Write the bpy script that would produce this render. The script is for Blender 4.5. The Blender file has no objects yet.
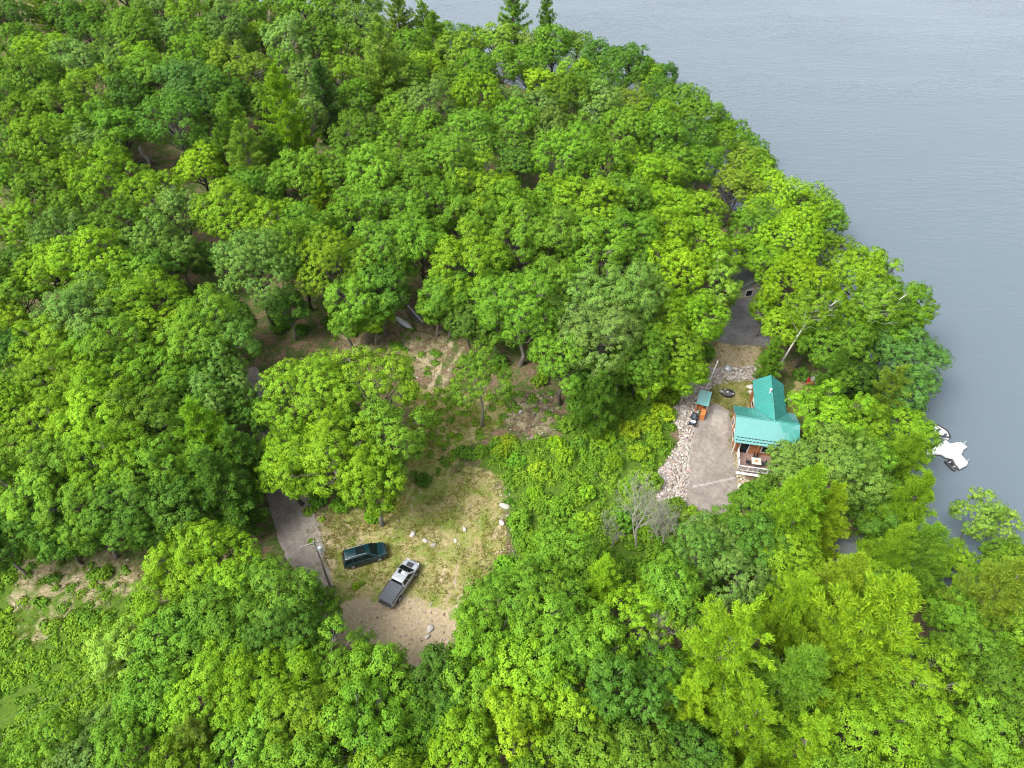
import bpy, bmesh, math, random
import numpy as np
from mathutils import Vector, Matrix, Euler

SEED = 7
rng = np.random.default_rng(SEED)
random.seed(SEED)
R_ = math.radians
scene = bpy.context.scene
COL = scene.collection

# ------------------------------------------------------------------ camera model
W, H = 1024, 768
CAM_Z = 65.0
DEP = R_(45.6)
FPX = 710.0
CF = np.array([0, math.cos(DEP), -math.sin(DEP)])
CU = np.array([0, math.sin(DEP), math.cos(DEP)])
CR = np.array([1.0, 0, 0])
CP = np.array([0, 0, CAM_Z])

cam = bpy.data.cameras.new('camera')
cam.sensor_width = 36
cam.lens = 36 * FPX / W
cam.clip_end = 20000
cam.clip_start = 0.5
co = bpy.data.objects.new('camera', cam)
COL.objects.link(co)
co.location = (0, 0, CAM_Z)
co.rotation_euler = (math.pi / 2 - DEP, 0, 0)
scene.camera = co


def ray(px, py):
    d = CF + CR * ((px - W / 2) / FPX) - CU * ((py - H / 2) / FPX)
    return d


def at_z(px, py, z):
    d = ray(px, py)
    t = (z - CAM_Z) / d[2]
    return CP + d * t


def project(p):
    v = np.asarray(p, float) - CP
    dz = v @ CF
    return (W / 2 + FPX * (v @ CR) / dz, H / 2 - FPX * (v @ CU) / dz, dz)


# ------------------------------------------------------------------ terrain
LAKE = -7.0
SH_PX = [(-900, -190), (-300, -130), (0, -62), (200, -14), (330, 22), (440, 62), (560, 100), (650, 135), (725, 195), (790, 275),
         (850, 345), (884, 395), (893, 450), (905, 505), (925, 550), (955, 590), (1030, 612), (1110, 650), (1300, 720)]
SH = np.array([at_z(x, y, LAKE)[:2] for x, y in SH_PX])
LAND = np.vstack([SH, [[400, -60], [-900, -60], [-900, 900]]])


def seg_dist(P, poly, closed=True):
    best = np.full(len(P), 1e9)
    n = len(poly)
    for i in range(n if closed else n - 1):
        a, b = poly[i], poly[(i + 1) % n]
        ab = b - a
        t = np.clip(((P - a) @ ab) / max(ab @ ab, 1e-9), 0, 1)
        best = np.minimum(best, np.linalg.norm(P - (a + t[:, None] * ab), axis=1))
    return best


def inside(P, poly):
    r = np.zeros(len(P), bool)
    n = len(poly)
    x, y = P[:, 0], P[:, 1]
    for i in range(n):
        a, b = poly[i], poly[(i + 1) % n]
        c = ((a[1] > y) != (b[1] > y))
        if not c.any():
            continue
        xi = (b[0] - a[0]) * (y - a[1]) / ((b[1] - a[1]) if b[1] != a[1] else 1e-9) + a[0]
        r ^= c & (x < xi)
    return r


def sdist(P, poly):
    d = seg_dist(P, poly)
    return np.where(inside(P, poly), d, -d)


def sstep(a, b, x):
    t = np.clip((x - a) / (b - a), 0, 1)
    return t * t * (3 - 2 * t)


_pn = np.random.default_rng(3)
_PH = [(_pn.uniform(0, 6.28), _pn.uniform(0, 6.28), _pn.uniform(.7, 1.3), _pn.uniform(0, 3.14)) for _ in range(12)]


def wob(P, scale):
    s = np.zeros(len(P))
    for i, (a, b, k, th) in enumerate(_PH):
        f = k * (1 + i * .35) / scale
        u = P[:, 0] * math.cos(th) + P[:, 1] * math.sin(th)
        v = -P[:, 0] * math.sin(th) + P[:, 1] * math.cos(th)
        s += np.sin(u * f + a) * np.cos(v * f * .8 + b) / (1 + i * .35)
    return s / 3.2


def ground_v(P):
    P = np.asarray(P, float)
    sd = seg_dist(P, SH, closed=False)
    ins = inside(P, LAND)
    land = LAKE - .05 + 7.05 * sstep(0, 47, sd) + .35 * sstep(0, 3, sd)
    hill = sstep(25, 140, -P[:, 0]) * 5 + sstep(90, 220, P[:, 1]) * sstep(0, 60, sd) * 4
    land = land + hill + .22 * wob(P, 16)
    water = LAKE - .05 - np.minimum(4, sd * .2)
    return np.where(ins, land, water)


def gz(x, y):
    return float(ground_v(np.array([[x, y]]))[0])


_TT = np.concatenate([np.arange(45, 130, .6), np.arange(130, 330, 1.5)])


def at(px, py, h=0.0):
    """the point h metres above the ground that this direction from the drone meets"""
    d = ray(px, py)
    T = _TT
    P = CP + T[:, None] * d
    f = P[:, 2] - (ground_v(P[:, :2]) + h)
    k = np.nonzero(f <= 0)[0]
    if len(k) == 0:
        p = CP + 330 * d
        return p
    i = k[0]
    lo, hi = T[max(i - 1, 0)], T[i]
    for _ in range(9):
        m = (lo + hi) / 2
        p = CP + m * d
        if p[2] - (gz(p[0], p[1]) + h) <= 0:
            hi = m
        else:
            lo = m
    return CP + hi * d


def gpoly(pts, h=0.0):
    return np.array([at(x, y, h)[:2] for x, y in pts])


# ------------------------------------------------------------------ materials
def new_mat(name):
    m = bpy.data.materials.new(name)
    m.use_nodes = True
    nt = m.node_tree
    nt.nodes.clear()
    out = nt.nodes.new('ShaderNodeOutputMaterial')
    return m, nt, out


def N(nt, t, **kw):
    n = nt.nodes.new(t)
    for k, v in kw.items():
        if hasattr(n, k):
            setattr(n, k, v)
        else:
            n.inputs[k.replace('_', ' ')].default_value = v
    return n


def L(nt, a, b):
    nt.links.new(a, b)


def ramp(nt, fac, stops):
    r = nt.nodes.new('ShaderNodeValToRGB')
    e = r.color_ramp.elements
    while len(e) < len(stops):
        e.new(.5)
    for i, (p, c) in enumerate(stops):
        e[i].position = p
        e[i].color = (*c, 1)
    L(nt, fac, r.inputs[0])
    return r.outputs[0]


def mixc(nt, fac, a, b, mode='MIX'):
    m = nt.nodes.new('ShaderNodeMix')
    m.data_type = 'RGBA'
    m.blend_type = mode
    for s, v in ((0, fac), (6, a), (7, b)):
        if isinstance(v, bpy.types.NodeSocket):
            L(nt, v, m.inputs[s])
        elif s == 0:
            m.inputs[0].default_value = v
        else:
            m.inputs[s].default_value = (*v, 1)
    return m.outputs[2]


def noise(nt, scale, detail=4, rough=.6, vec=None, dist=0.0):
    n = nt.nodes.new('ShaderNodeTexNoise')
    n.inputs['Scale'].default_value = scale
    n.inputs['Detail'].default_value = detail
    n.inputs['Roughness'].default_value = rough
    n.inputs['Distortion'].default_value = dist
    if vec is None:
        g = nt.nodes.new('ShaderNodeNewGeometry')
        vec = g.outputs['Position']
    L(nt, vec, n.inputs['Vector'])
    return n.outputs['Fac']


def pmat(name, col, rough=.6, metal=0.0, var=.15, scale=3.0, bump=0.0, coat=0.0, spec=.5, coat_ior=1.5):
    """principled paint / wood / stone with an uneven tone"""
    m, nt, out = new_mat(name)
    b = nt.nodes.new('ShaderNodeBsdfPrincipled')
    tc = nt.nodes.new('ShaderNodeTexCoord')
    nz = noise(nt, scale, 5, .65, tc.outputs['Object'])
    c = ramp(nt, nz, [(.25, tuple(x * (1 - var) for x in col)), (.75, tuple(min(1, x * (1 + var)) for x in col))])
    L(nt, c, b.inputs['Base Color'])
    b.inputs['Roughness'].default_value = rough
    b.inputs['Metallic'].default_value = metal
    b.inputs['Specular IOR Level'].default_value = spec
    b.inputs['Coat Weight'].default_value = coat
    b.inputs['Coat Roughness'].default_value = .08
    b.inputs['Coat IOR'].default_value = coat_ior
    if bump:
        bp = nt.nodes.new('ShaderNodeBump')
        bp.inputs['Strength'].default_value = bump
        bp.inputs['Distance'].default_value = .05
        L(nt, nz, bp.inputs['Height'])
        L(nt, bp.outputs[0], b.inputs['Normal'])
    L(nt, b.outputs[0], out.inputs[0])
    return m


def leaf_mat(name, trans=.35, gloss=.05):
    m, nt, out = new_mat(name)
    oi = nt.nodes.new('ShaderNodeObjectInfo')
    at_ = nt.nodes.new('ShaderNodeAttribute')
    at_.attribute_name = 'tint'
    # leaf to leaf: darker and lighter leaves, a few young yellowish ones, inner ones darkened as shade
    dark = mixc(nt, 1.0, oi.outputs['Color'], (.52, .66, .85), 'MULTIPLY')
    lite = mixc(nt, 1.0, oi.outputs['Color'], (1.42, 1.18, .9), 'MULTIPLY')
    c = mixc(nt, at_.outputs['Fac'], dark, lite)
    d = nt.nodes.new('ShaderNodeBsdfDiffuse')
    t = nt.nodes.new('ShaderNodeBsdfTranslucent')
    g = nt.nodes.new('ShaderNodeBsdfGlossy')
    g.inputs['Roughness'].default_value = .6
    g.inputs['Color'].default_value = (.9, .95, .8, 1)
    L(nt, c, d.inputs[0])
    ct = mixc(nt, 1.0, c, (1.25, 1.1, .5), 'MULTIPLY')
    L(nt, ct, t.inputs[0])
    m1 = nt.nodes.new('ShaderNodeMixShader')
    m1.inputs[0].default_value = trans
    L(nt, d.outputs[0], m1.inputs[1])
    L(nt, t.outputs[0], m1.inputs[2])
    m2 = nt.nodes.new('ShaderNodeMixShader')
    m2.inputs[0].default_value = gloss
    L(nt, m1.outputs[0], m2.inputs[1])
    L(nt, g.outputs[0], m2.inputs[2])
    L(nt, m2.outputs[0], out.inputs[0])
    return m


M = {}
M['leaf'] = leaf_mat('leaf', .14, .006)
M['needle'] = leaf_mat('needle', .14, .006)
M['bark'] = pmat('bark', (.06, .05, .04), .9, var=.35, scale=2.5, bump=.6)
M['pale_bark'] = pmat('pale_bark', (.15, .135, .115), .9, var=.3, scale=2.0, bump=.5)
M['birch_bark'] = pmat('birch_bark', (.48, .46, .42), .8, var=.35, scale=2.2)
M['dead_wood'] = pmat('dead_wood', (.21, .195, .165), .9, var=.2, scale=2)
M['rock'] = pmat('rock', (.27, .24, .215), .9, var=.3, scale=2.2, bump=.5)
M['pale_rock'] = pmat('pale_rock', (.37, .345, .305), .9, var=.22, scale=2.2, bump=.5)
M['teal_metal'] = pmat('teal_metal', (.038, .215, .19), .22, var=.1, scale=.8, spec=1.0, coat=1.0, coat_ior=2.1)
M['cedar'] = pmat('cedar', (.22, .085, .03), .7, var=.3, scale=3)
M['orange_wood'] = pmat('orange_wood', (.36, .13, .03), .7, var=.2, scale=3)
M['deck_wood'] = pmat('deck_wood', (.17, .105, .085), .75, var=.2, scale=3)
M['white_paint'] = pmat('white_paint', (.45, .44, .43), .5, var=.06)
M['grey_shingle'] = pmat('grey_shingle', (.085, .098, .095), .85, var=.16, scale=4, bump=.3)
M['grey_siding'] = pmat('grey_siding', (.3, .28, .25), .8, var=.15)
M['red_paint'] = pmat('red_paint', (.35, .03, .03), .6, var=.15)
M['glass'] = pmat('glass', (.006, .011, .011), .1, var=.2, spec=.25)
M['black_plastic'] = pmat('black_plastic', (.02, .02, .022), .5, var=.2)
M['tyre'] = pmat('tyre', (.018, .018, .018), .85, var=.2)
M['rim'] = pmat('rim', (.45, .46, .48), .35, .8, var=.1)
M['teal_paint'] = pmat('teal_paint', (.004, .026, .031), .3, .2, var=.08, coat=.5)
M['silver_paint'] = pmat('silver_paint', (.30, .32, .345), .35, .15, var=.05, coat=.6)
M['grey_vinyl'] = pmat('grey_vinyl', (.06, .068, .08), .6, var=.12, scale=6)
M['headlamp'] = pmat('headlamp', (.75, .78, .8), .12, var=.05)
M['taillamp'] = pmat('taillamp', (.1, .008, .008), .2, var=.05)
M['pole_wood'] = pmat('pole_wood', (.15, .135, .12), .85, var=.25, scale=3)
M['metal_grey'] = pmat('metal_grey', (.4, .42, .44), .45, .5, var=.1)
M['white_hull'] = pmat('white_hull', (.6, .61, .61), .35, var=.05)
M['dock_white'] = pmat('dock_white', (.62, .63, .61), .55, var=.06, scale=1.5)
M['dark_blue'] = pmat('dark_blue', (.03, .04, .07), .5, var=.2)
M['tarp'] = pmat('tarp', (.1, .1, .12), .6, var=.3, scale=2)
M['wire'] = pmat('wire', (.1, .1, .1), .5, var=.05)


# ------------------------------------------------------------------ mesh helpers
class MB:
    def __init__(s):
        s.v = []
        s.f = []

    def add(s, verts, faces):
        o = len(s.v)
        s.v += [tuple(map(float, p)) for p in verts]
        s.f += [tuple(i + o for i in f) for f in faces]
        return s

    def box(s, c, d, rot=None):
        x, y, z = (k / 2 for k in d)
        vs = [Vector(p) for p in ((-x, -y, -z), (x, -y, -z), (x, y, -z), (-x, y, -z), (-x, -y, z), (x, -y, z), (x, y, z), (-x, y, z))]
        if rot is not None:
            m = Euler(rot).to_matrix()
            vs = [m @ p for p in vs]
        vs = [p + Vector(c) for p in vs]
        return s.add(vs, [(3, 2, 1, 0), (4, 5, 6, 7), (0, 1, 5, 4), (1, 2, 6, 5), (2, 3, 7, 6), (3, 0, 4, 7)])

    def tube(s, pts, rad, n=6, cap=True):
        pts = [Vector(p) for p in pts]
        if not hasattr(rad, '__len__'):
            rad = [rad] * len(pts)
        rings = []
        ref = Vector((.31, .77, .56))
        for i, p in enumerate(pts):
            d = (pts[min(i + 1, len(pts) - 1)] - pts[max(i - 1, 0)])
            d = d.normalized() if d.length > 1e-9 else Vector((0, 0, 1))
            a = d.cross(ref)
            if a.length < 1e-3:
                a = d.cross(Vector((1, 0, 0)))
            a.normalize()
            b = d.cross(a)
            rings.append([p + (a * math.cos(2 * math.pi * k / n) + b * math.sin(2 * math.pi * k / n)) * rad[i] for k in range(n)])
        vs = [q for r in rings for q in r]
        fs = []
        for i in range(len(rings) - 1):
            for k in range(n):
                k2 = (k + 1) % n
                fs.append((i * n + k, i * n + k2, (i + 1) * n + k2, (i + 1) * n + k))
        if cap:
            fs.append(tuple(range(n))[::-1])
            fs.append(tuple((len(rings) - 1) * n + k for k in range(n)))
        return s.add(vs, fs)

    def rings(s, rings, cap=True):
        n = len(rings[0])
        vs = [q for r in rings for q in r]
        fs = []
        for i in range(len(rings) - 1):
            for k in range(n):
                k2 = (k + 1) % n
                fs.append((i * n + k, i * n + k2, (i + 1) * n + k2, (i + 1) * n + k))
        if cap:
            fs.append(tuple(range(n))[::-1])
            fs.append(tuple((len(rings) - 1) * n + k for k in range(n)))
        return s.add(vs, fs)

    def slab(s, q, t):
        """four corners, thickened downwards along the face normal"""
        q = [Vector(p) for p in q]
        n = (q[1] - q[0]).cross(q[3] - q[0]).normalized()
        lo = [p - n * t for p in q]
        return s.add(q + lo, [(0, 1, 2, 3), (7, 6, 5, 4), (0, 4, 5, 1), (1, 5, 6, 2), (2, 6, 7, 3), (3, 7, 4, 0)])

    def prism(s, poly, z0, z1):
        n = len(poly)
        vs = [(x, y, z0) for x, y in poly] + [(x, y, z1) for x, y in poly]
        fs = [tuple(range(n))[::-1], tuple(range(n, 2 * n))]
        for k in range(n):
            fs.append((k, (k + 1) % n, n + (k + 1) % n, n + k))
        return s.add(vs, fs)

    def mesh(s, name, mat, smooth=False):
        me = bpy.data.meshes.new(name)
        me.from_pydata(s.v, [], s.f)
        me.update()
        bm = bmesh.new()
        bm.from_mesh(me)
        bmesh.ops.recalc_face_normals(bm, faces=bm.faces)
        bm.to_mesh(me)
        bm.free()
        if mat:
            me.materials.append(M[mat] if isinstance(mat, str) else mat)
        if smooth:
            me.polygons.foreach_set('use_smooth', [True] * len(me.polygons))
        return me

    def build(s, name, mat, parent=None, smooth=False, bevel=0.0, loc=None):
        o = bpy.data.objects.new(name, s.mesh(name, mat, smooth))
        COL.objects.link(o)
        if parent:
            o.parent = parent
        if loc is not None:
            o.location = loc
        if bevel:
            b = o.modifiers.new('edge', 'BEVEL')
            b.width = bevel
            b.segments = 2
            b.limit_method = 'ANGLE'
        return o


def empty(name, loc, rz=0.0):
    o = bpy.data.objects.new(name, None)
    o.empty_display_size = .5
    COL.objects.link(o)
    o.location = loc
    o.rotation_euler = (0, 0, rz)
    return o


def tag(o, label=None, cat=None, group=None, kind=None):
    if label:
        o['label'] = label
    if cat:
        o['category'] = cat
    if group:
        o['group'] = group
    if kind:
        o['kind'] = kind
    return o


def np_mesh(name, V, F, mat, tint=None, smooth=False):
    """V (n,3), F (m,k) numpy -> mesh"""
    me = bpy.data.meshes.new(name)
    m, k = F.shape
    me.vertices.add(len(V))
    me.vertices.foreach_set('co', np.ascontiguousarray(V, np.float32).ravel())
    me.loops.add(m * k)
    me.loops.foreach_set('vertex_index', np.ascontiguousarray(F, np.int32).ravel())
    me.polygons.add(m)
    me.polygons.foreach_set('loop_start', np.arange(0, m * k, k, dtype=np.int32))
    me.update(calc_edges=True)
    if smooth:
        me.polygons.foreach_set('use_smooth', np.ones(m, bool))
    if tint is not None:
        a = me.attributes.new('tint', 'FLOAT', 'FACE')
        a.data.foreach_set('value', np.ascontiguousarray(tint, np.float32))
    me.materials.append(M[mat] if isinstance(mat, str) else mat)
    me.validate()
    return me


def unit(v):
    return v / np.maximum(np.linalg.norm(v, axis=-1, keepdims=True), 1e-9)


def leaves(C, Nn, size, g, aspect=.62, tangent=None, fold=.18):
    """folded kite-shaped leaves at C facing Nn -> V, F"""
    n = len(C)
    r = unit(g.normal(size=(n, 3)))
    if tangent is None:
        t = unit(np.cross(Nn, r))
    else:
        t = unit(tangent)
        Nn = unit(np.cross(np.cross(t, Nn), t) + 1e-6)
    b = np.cross(Nn, t)
    s = (size * g.uniform(.7, 1.3, n))[:, None]
    V = np.empty((n, 4, 3))
    V[:, 0] = C - t * s
    V[:, 1] = C + b * s * aspect + Nn * s * fold - t * s * .1
    V[:, 2] = C + t * s
    V[:, 3] = C - b * s * aspect + Nn * s * fold - t * s * .1
    F = np.arange(4 * n).reshape(n, 4)
    return V.reshape(-1, 3), F


def fib(n, g, jit=.5):
    i = np.arange(n) + .5
    ph = np.arccos(1 - 2 * i / n)
    th = math.pi * (1 + 5 ** .5) * i + g.uniform(0, 6.28)
    P = np.stack([np.cos(th) * np.sin(ph), np.sin(th) * np.sin(ph), np.cos(ph)], 1)
    return unit(P + g.normal(size=P.shape) * jit / math.sqrt(n))


def wander(a, b, k, amp, g):
    a, b = np.array(a, float), np.array(b, float)
    pts = []
    for i in range(k + 1):
        t = i / k
        p = a + (b - a) * t
        if 0 < i < k:
            p = p + g.normal(size=3) * amp
        pts.append(p)
    return pts


# ------------------------------------------------------------------ broadleaf trees
def crown_height(R):
    return 2.3 + 1.42 * R


def make_broadleaf(R, seed, sparse=1.0, leaf=.084, tall=.92, spacing=.6, nl=None, hc=None, per=50):
    g = np.random.default_rng(seed)
    hc = hc or crown_height(R)
    nl = nl or int(g.integers(19, 27))
    D = fib(int(nl * 1.35), g, .9)
    D = D[D[:, 2] > -.55]
    lobC, lobR = [], []
    ph1, ph2 = g.uniform(0, 6.28, 2)
    for d in D:
        rr = R * g.uniform(.17, .37)
        k = R * (g.uniform(.88, 1.04) + .06 * math.sin(2 * math.atan2(d[1], d[0]) + ph1) + .05 * math.sin(3 * math.atan2(d[1], d[0]) + ph2)) - rr * g.uniform(.6, 1.0)
        lobC.append(d * np.array([k, k, k * tall]) + g.normal(size=3) * R * .07)
        lobR.append(rr)
    lobC.append(np.array([0, 0, R * .25]))
    lobR.append(R * .42)
    lobC, lobR = np.array(lobC), np.array(lobR)
    CC, CD, CS = [], [], []
    for i, (c, r) in enumerate(zip(lobC, lobR)):
        n = int(12.57 * r * r / spacing * sparse) + 3
        d = fib(n, g, 1.0)
        p = c + d * r * g.uniform(.82, 1.08, (n, 1))
        out = unit(c + 1e-6)
        keep = (d @ out + d[:, 2] * .45) > -.35
        for j, (c2, r2) in enumerate(zip(lobC, lobR)):
            if j != i:
                keep &= np.linalg.norm(p - c2, axis=1) > r2 * .86
        keep &= g.uniform(size=n) < .9
        CC.append(p[keep])
        CD.append(d[keep])
        ls = g.uniform(-.08, .08)
        CS.append(np.full(keep.sum(), ls))
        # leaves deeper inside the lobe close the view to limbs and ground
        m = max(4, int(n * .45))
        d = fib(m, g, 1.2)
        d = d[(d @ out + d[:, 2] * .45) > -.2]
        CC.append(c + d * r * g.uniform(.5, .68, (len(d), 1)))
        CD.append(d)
        CS.append(np.full(len(d), ls - .1))  # inner leaves tinted darker: shade inside the crown put into the colour
    CC, CD, CS = np.vstack(CC), np.vstack(CD), np.concatenate(CS)
    nc = len(CC)
    cr = g.uniform(.25, .47, nc) * (spacing / .6) ** .5
    idx = np.repeat(np.arange(nc), per)
    n = len(idx)
    dd = unit(g.normal(size=(n, 3)) + CD[idx] * .75 + np.array([0, 0, .3]))
    rad = cr[idx] * g.uniform(.2, 1, n) ** .35
    stray = 1 + .4 * (g.uniform(size=n) < .03)
    P = CC[idx] + dd * (rad * stray)[:, None] * np.array([1.08, 1.08, .8])
    Nn = unit(dd * .75 + CD[idx] * .75 + np.array([0, 0, .35]) + unit(P) * .3 + g.normal(size=(n, 3)) * .38)
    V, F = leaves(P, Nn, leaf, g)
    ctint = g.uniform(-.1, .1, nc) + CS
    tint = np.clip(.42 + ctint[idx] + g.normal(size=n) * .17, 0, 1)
    V = V + np.array([0, 0, hc])
    # trunk and limbs
    tb = MB()
    tr = (.05 * R + .06) * (1 if sparse == 1 else .62)
    top = np.array([g.normal() * .3, g.normal() * .3, hc + R * .25])
    tp = wander((0, 0, -.5), top, 5, .09 * R * .5, g)
    tb.tube(tp, [tr * 1.25, tr, tr * .85, tr * .7, tr * .5, tr * .22], 7)
    for c, r in zip(lobC, lobR):
        h0 = np.clip(hc + c[2] - R * .75, hc * .38, hc + R * .1)
        k = (h0 + .5) / (top[2] + .5)
        i = min(int(k * 5), 4)
        a = np.array(tp[i]) + (np.array(tp[i + 1]) - np.array(tp[i])) * (k * 5 - i)
        e = c + np.array([0, 0, hc])
        lp = wander(a, e, 4, .06 * R, g)
        tb.tube(lp, np.array([.42, .34, .26, .18, .1]) * tr * (1 if sparse == 1 else .6), 5, False)
        for q in range(4):
            e2 = e + unit(g.normal(size=3) + c / R) * r * .95
            tb.tube(wander(lp[3], e2, 2, .1, g), np.array([.13, .09, .03]) * tr * (1 if sparse == 1 else .7), 4, False)
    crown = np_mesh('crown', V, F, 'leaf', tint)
    return dict(R=R, hc=hc, crown=crown, wood=tb)


def make_pine(R, hgt, seed, whorls=11, dens=1.0, upturn=.35, low=.25, shape=.8, nlen=.165, wide=.24):
    """layered soft conifer: whorls of limbs carrying plumes of needles"""
    g = np.random.default_rng(seed)
    tb = MB()
    tr = .018 * hgt + .04
    top = np.array([g.normal() * .2, g.normal() * .2, hgt])
    tp = wander((0, 0, -.5), top, 6, .1, g)
    tb.tube(tp, [tr * (1 - .14 * i) for i in range(7)], 7)
    PC, PD = [], []
    for w in range(whorls):
        k = w / (whorls - 1)
        z = hgt * (low + (.985 - low) * k)
        prof = (1 - k) ** shape * (1 if k > .18 else .72 + k * 1.5)
        ln0 = R * prof + .35
        nb = int(g.integers(5, 8)) if k < .85 else 4
        a0 = g.uniform(0, 6.28)
        for b in range(nb):
            a = a0 + b * 6.283 / nb + g.normal() * .22
            ln = ln0 * g.uniform(.7, 1.15)
            d = np.array([math.cos(a), math.sin(a), 0])
            rise = (.05 + .5 * k) * ln
            z0 = z + g.normal() * .25
            base = np.array([top[0] * z / hgt, top[1] * z / hgt, z0])
            m = max(4, int(ln / .42))
            pts = []
            for i in range(m + 1):
                t = i / m
                pts.append(base + d * ln * t + np.array([0, 0, rise * t - .25 * ln * t * (1 - t) + upturn * ln * .35 * t * t]))
            tb.tube(pts[::max(1, m // 3)] + [pts[-1]], np.linspace(tr * .2, .01, len(pts[::max(1, m // 3)]) + 1), 4, False)
            side = np.array([-d[1], d[0], 0])
            for i in range(1, m + 1):
                t = i / m
                if t < .22 and k < .8:
                    continue
                wid = wide * ln * (1.1 - t * .8)
                ns = max(2, int((2.6 + wid * 4.2) * dens))
                for q in range(ns):
                    o = g.uniform(-1, 1)
                    PC.append(pts[i] + side * o * wid + d * g.normal() * .16 + np.array([0, 0, g.normal() * .12 + .06 - .1 * abs(o)]))
                    PD.append(d * .75 + side * o * .8 + np.array([0, 0, .45 + upturn * .5]))
    for q in range(8):
        PC.append(top + np.array([g.normal() * .12, g.normal() * .12, -.12 * q + .2]))
        PD.append(np.array([g.normal() * .4, g.normal() * .4, 1.0]))
    PC, PD = np.array(PC), unit(np.array(PD))
    per = 40
    idx = np.repeat(np.arange(len(PC)), per)
    n = len(idx)
    td = unit(PD[idx] + g.normal(size=(n, 3)) * .55)
    P = PC[idx] + td * nlen * .9 + g.normal(size=(n, 3)) * .12 + np.array([0, 0, .07])
    Nn = unit(g.normal(size=(n, 3)) * .6 + np.array([0, 0, 1.0]))
    V, F = leaves(P, Nn, nlen, g, aspect=.2, tangent=td, fold=.05)
    ct = g.uniform(-.2, .2, len(PC))
    tint = np.clip(.45 + ct[idx] + g.normal(size=n) * .15, 0, 1)
    crown = np_mesh('crown', V, F, 'needle', tint)
    return dict(R=R, hc=hgt * .62, crown=crown, wood=tb)


def make_dead(hgt, seed, spread=.78, depth=5):
    g = np.random.default_rng(seed)
    tb = MB()

    def grow(p, d, ln, r, dep):
        k = 3
        pts = [p]
        for i in range(k):
            d = unit(d + g.normal(size=3) * .1 + np.array([0, 0, .14]))
            pts.append(pts[-1] + d * ln / k)
        tb.tube(pts, [r, r * .82, r * .66, r * .48], 5 if dep > 2 else 3, False)
        if dep == 0:
            return
        for q in range(int(g.integers(4, 7)) if dep > 2 else int(g.integers(3, 5))):
            j = int(g.integers(1, k + 1)) if q else k
            nd = unit(d + unit(g.normal(size=3)) * spread * g.uniform(.7, 1.3))
            grow(pts[j], nd, ln * g.uniform(.5, .8), max(r * .46, .009), dep - 1)

    grow(np.array([0, 0, -.3]), np.array([0, 0, 1.0]), hgt * .34, .011 * hgt + .02, depth)
    return tb


def make_bush(R, seed, leaf=.13, flat=.7):
    g = np.random.default_rng(seed)
    nc = int(26 * R * R) + 8
    d = fib(int(nc * 1.7), g, 1.2)
    d = d[d[:, 2] > -.15][:nc]
    C = d * R * g.uniform(.55, 1.0, (len(d), 1)) * np.array([1, 1, flat])
    C[:, 2] += R * .25
    per = 26
    idx = np.repeat(np.arange(len(C)), per)
    n = len(idx)
    dd = unit(g.normal(size=(n, 3)) + d[idx] * .5 + np.array([0, 0, .3]))
    P = C[idx] + dd * (.3 * g.uniform(.2, 1, n) ** .5)[:, None]
    Nn = unit(dd * .7 + np.array([0, 0, .6]) + g.normal(size=(n, 3)) * .4)
    V, F = leaves(P, Nn, leaf, g)
    ct = g.uniform(-.2, .2, len(C))
    tint = np.clip(.45 + ct[idx] + g.normal(size=n) * .17, 0, 1)
    tb = MB()
    for q in range(7):
        e = C[int(g.integers(0, len(C)))]
        tb.tube(wander((g.normal() * .08, g.normal() * .08, -.15), e, 2, .06, g), [.035, .025, .01], 4, False)
    return np_mesh('foliage', V, F, 'leaf', tint), tb.mesh('stem', 'bark')


# variants
BIG = [make_broadleaf(6.6, 11 + i, tall=(.78, .95)[i % 2]) for i in range(5)]
MID = [make_broadleaf(4.7, 31 + i, tall=(.8, .92, 1.05)[i % 3]) for i in range(8)]
SML = [make_broadleaf(3.1, 51 + i, spacing=.5, per=52) for i in range(4)]
FINE = [make_broadleaf(4.2, 71 + i, sparse=.72, leaf=.095, tall=1.1, spacing=.5, nl=16, per=44) for i in range(3)]
BIRCH = [make_broadleaf(3.4, 81 + i, sparse=.6, leaf=.095, tall=1.0, spacing=.5, nl=15, hc=11.5, per=44) for i in range(2)]
PINE = [make_pine(5.2, 17, 91, 12), make_pine(5.0, 16, 92, 11, shape=.65), make_pine(4.4, 16, 93, 12)]
HEML = [make_pine(3.6, 13, 101, 13, dens=1.15, upturn=.02, low=.12, shape=.8, nlen=.14, wide=.32),
        make_pine(3.3, 14, 102, 14, dens=1.15, upturn=.05, low=.12, shape=.85, nlen=.14, wide=.32)]
SPIRE = [make_pine(2.9, 17, 111, 12, dens=.9, upturn=.1, low=.25, shape=.8)]
for V_ in (BIG, MID, SML, FINE, BIRCH, PINE, HEML, SPIRE):
    for v in V_:
        v['bark'] = v['wood'].mesh('trunk', 'bark', True)
        v['pale'] = v['wood'].mesh('trunk', 'pale_bark', True)
        v['white'] = v['wood'].mesh('trunk', 'birch_bark', True)

# leaf colours
LC = {
    'm': ((.112, .240, .017), 'mid green'),
    'd': ((.074, .178, .017), 'dark green'),
    'g': ((.128, .240, .038), 'silvery green'),
    'y': ((.150, .290, .013), 'bright green'),
    'yy': ((.190, .345, .014), 'yellow green'),
    'l': ((.185, .325, .036), 'pale fresh green'),
    'o': ((.155, .255, .020), 'olive green'),
    'c': ((.072, .180, .028), 'cool blue green'),
}


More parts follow.
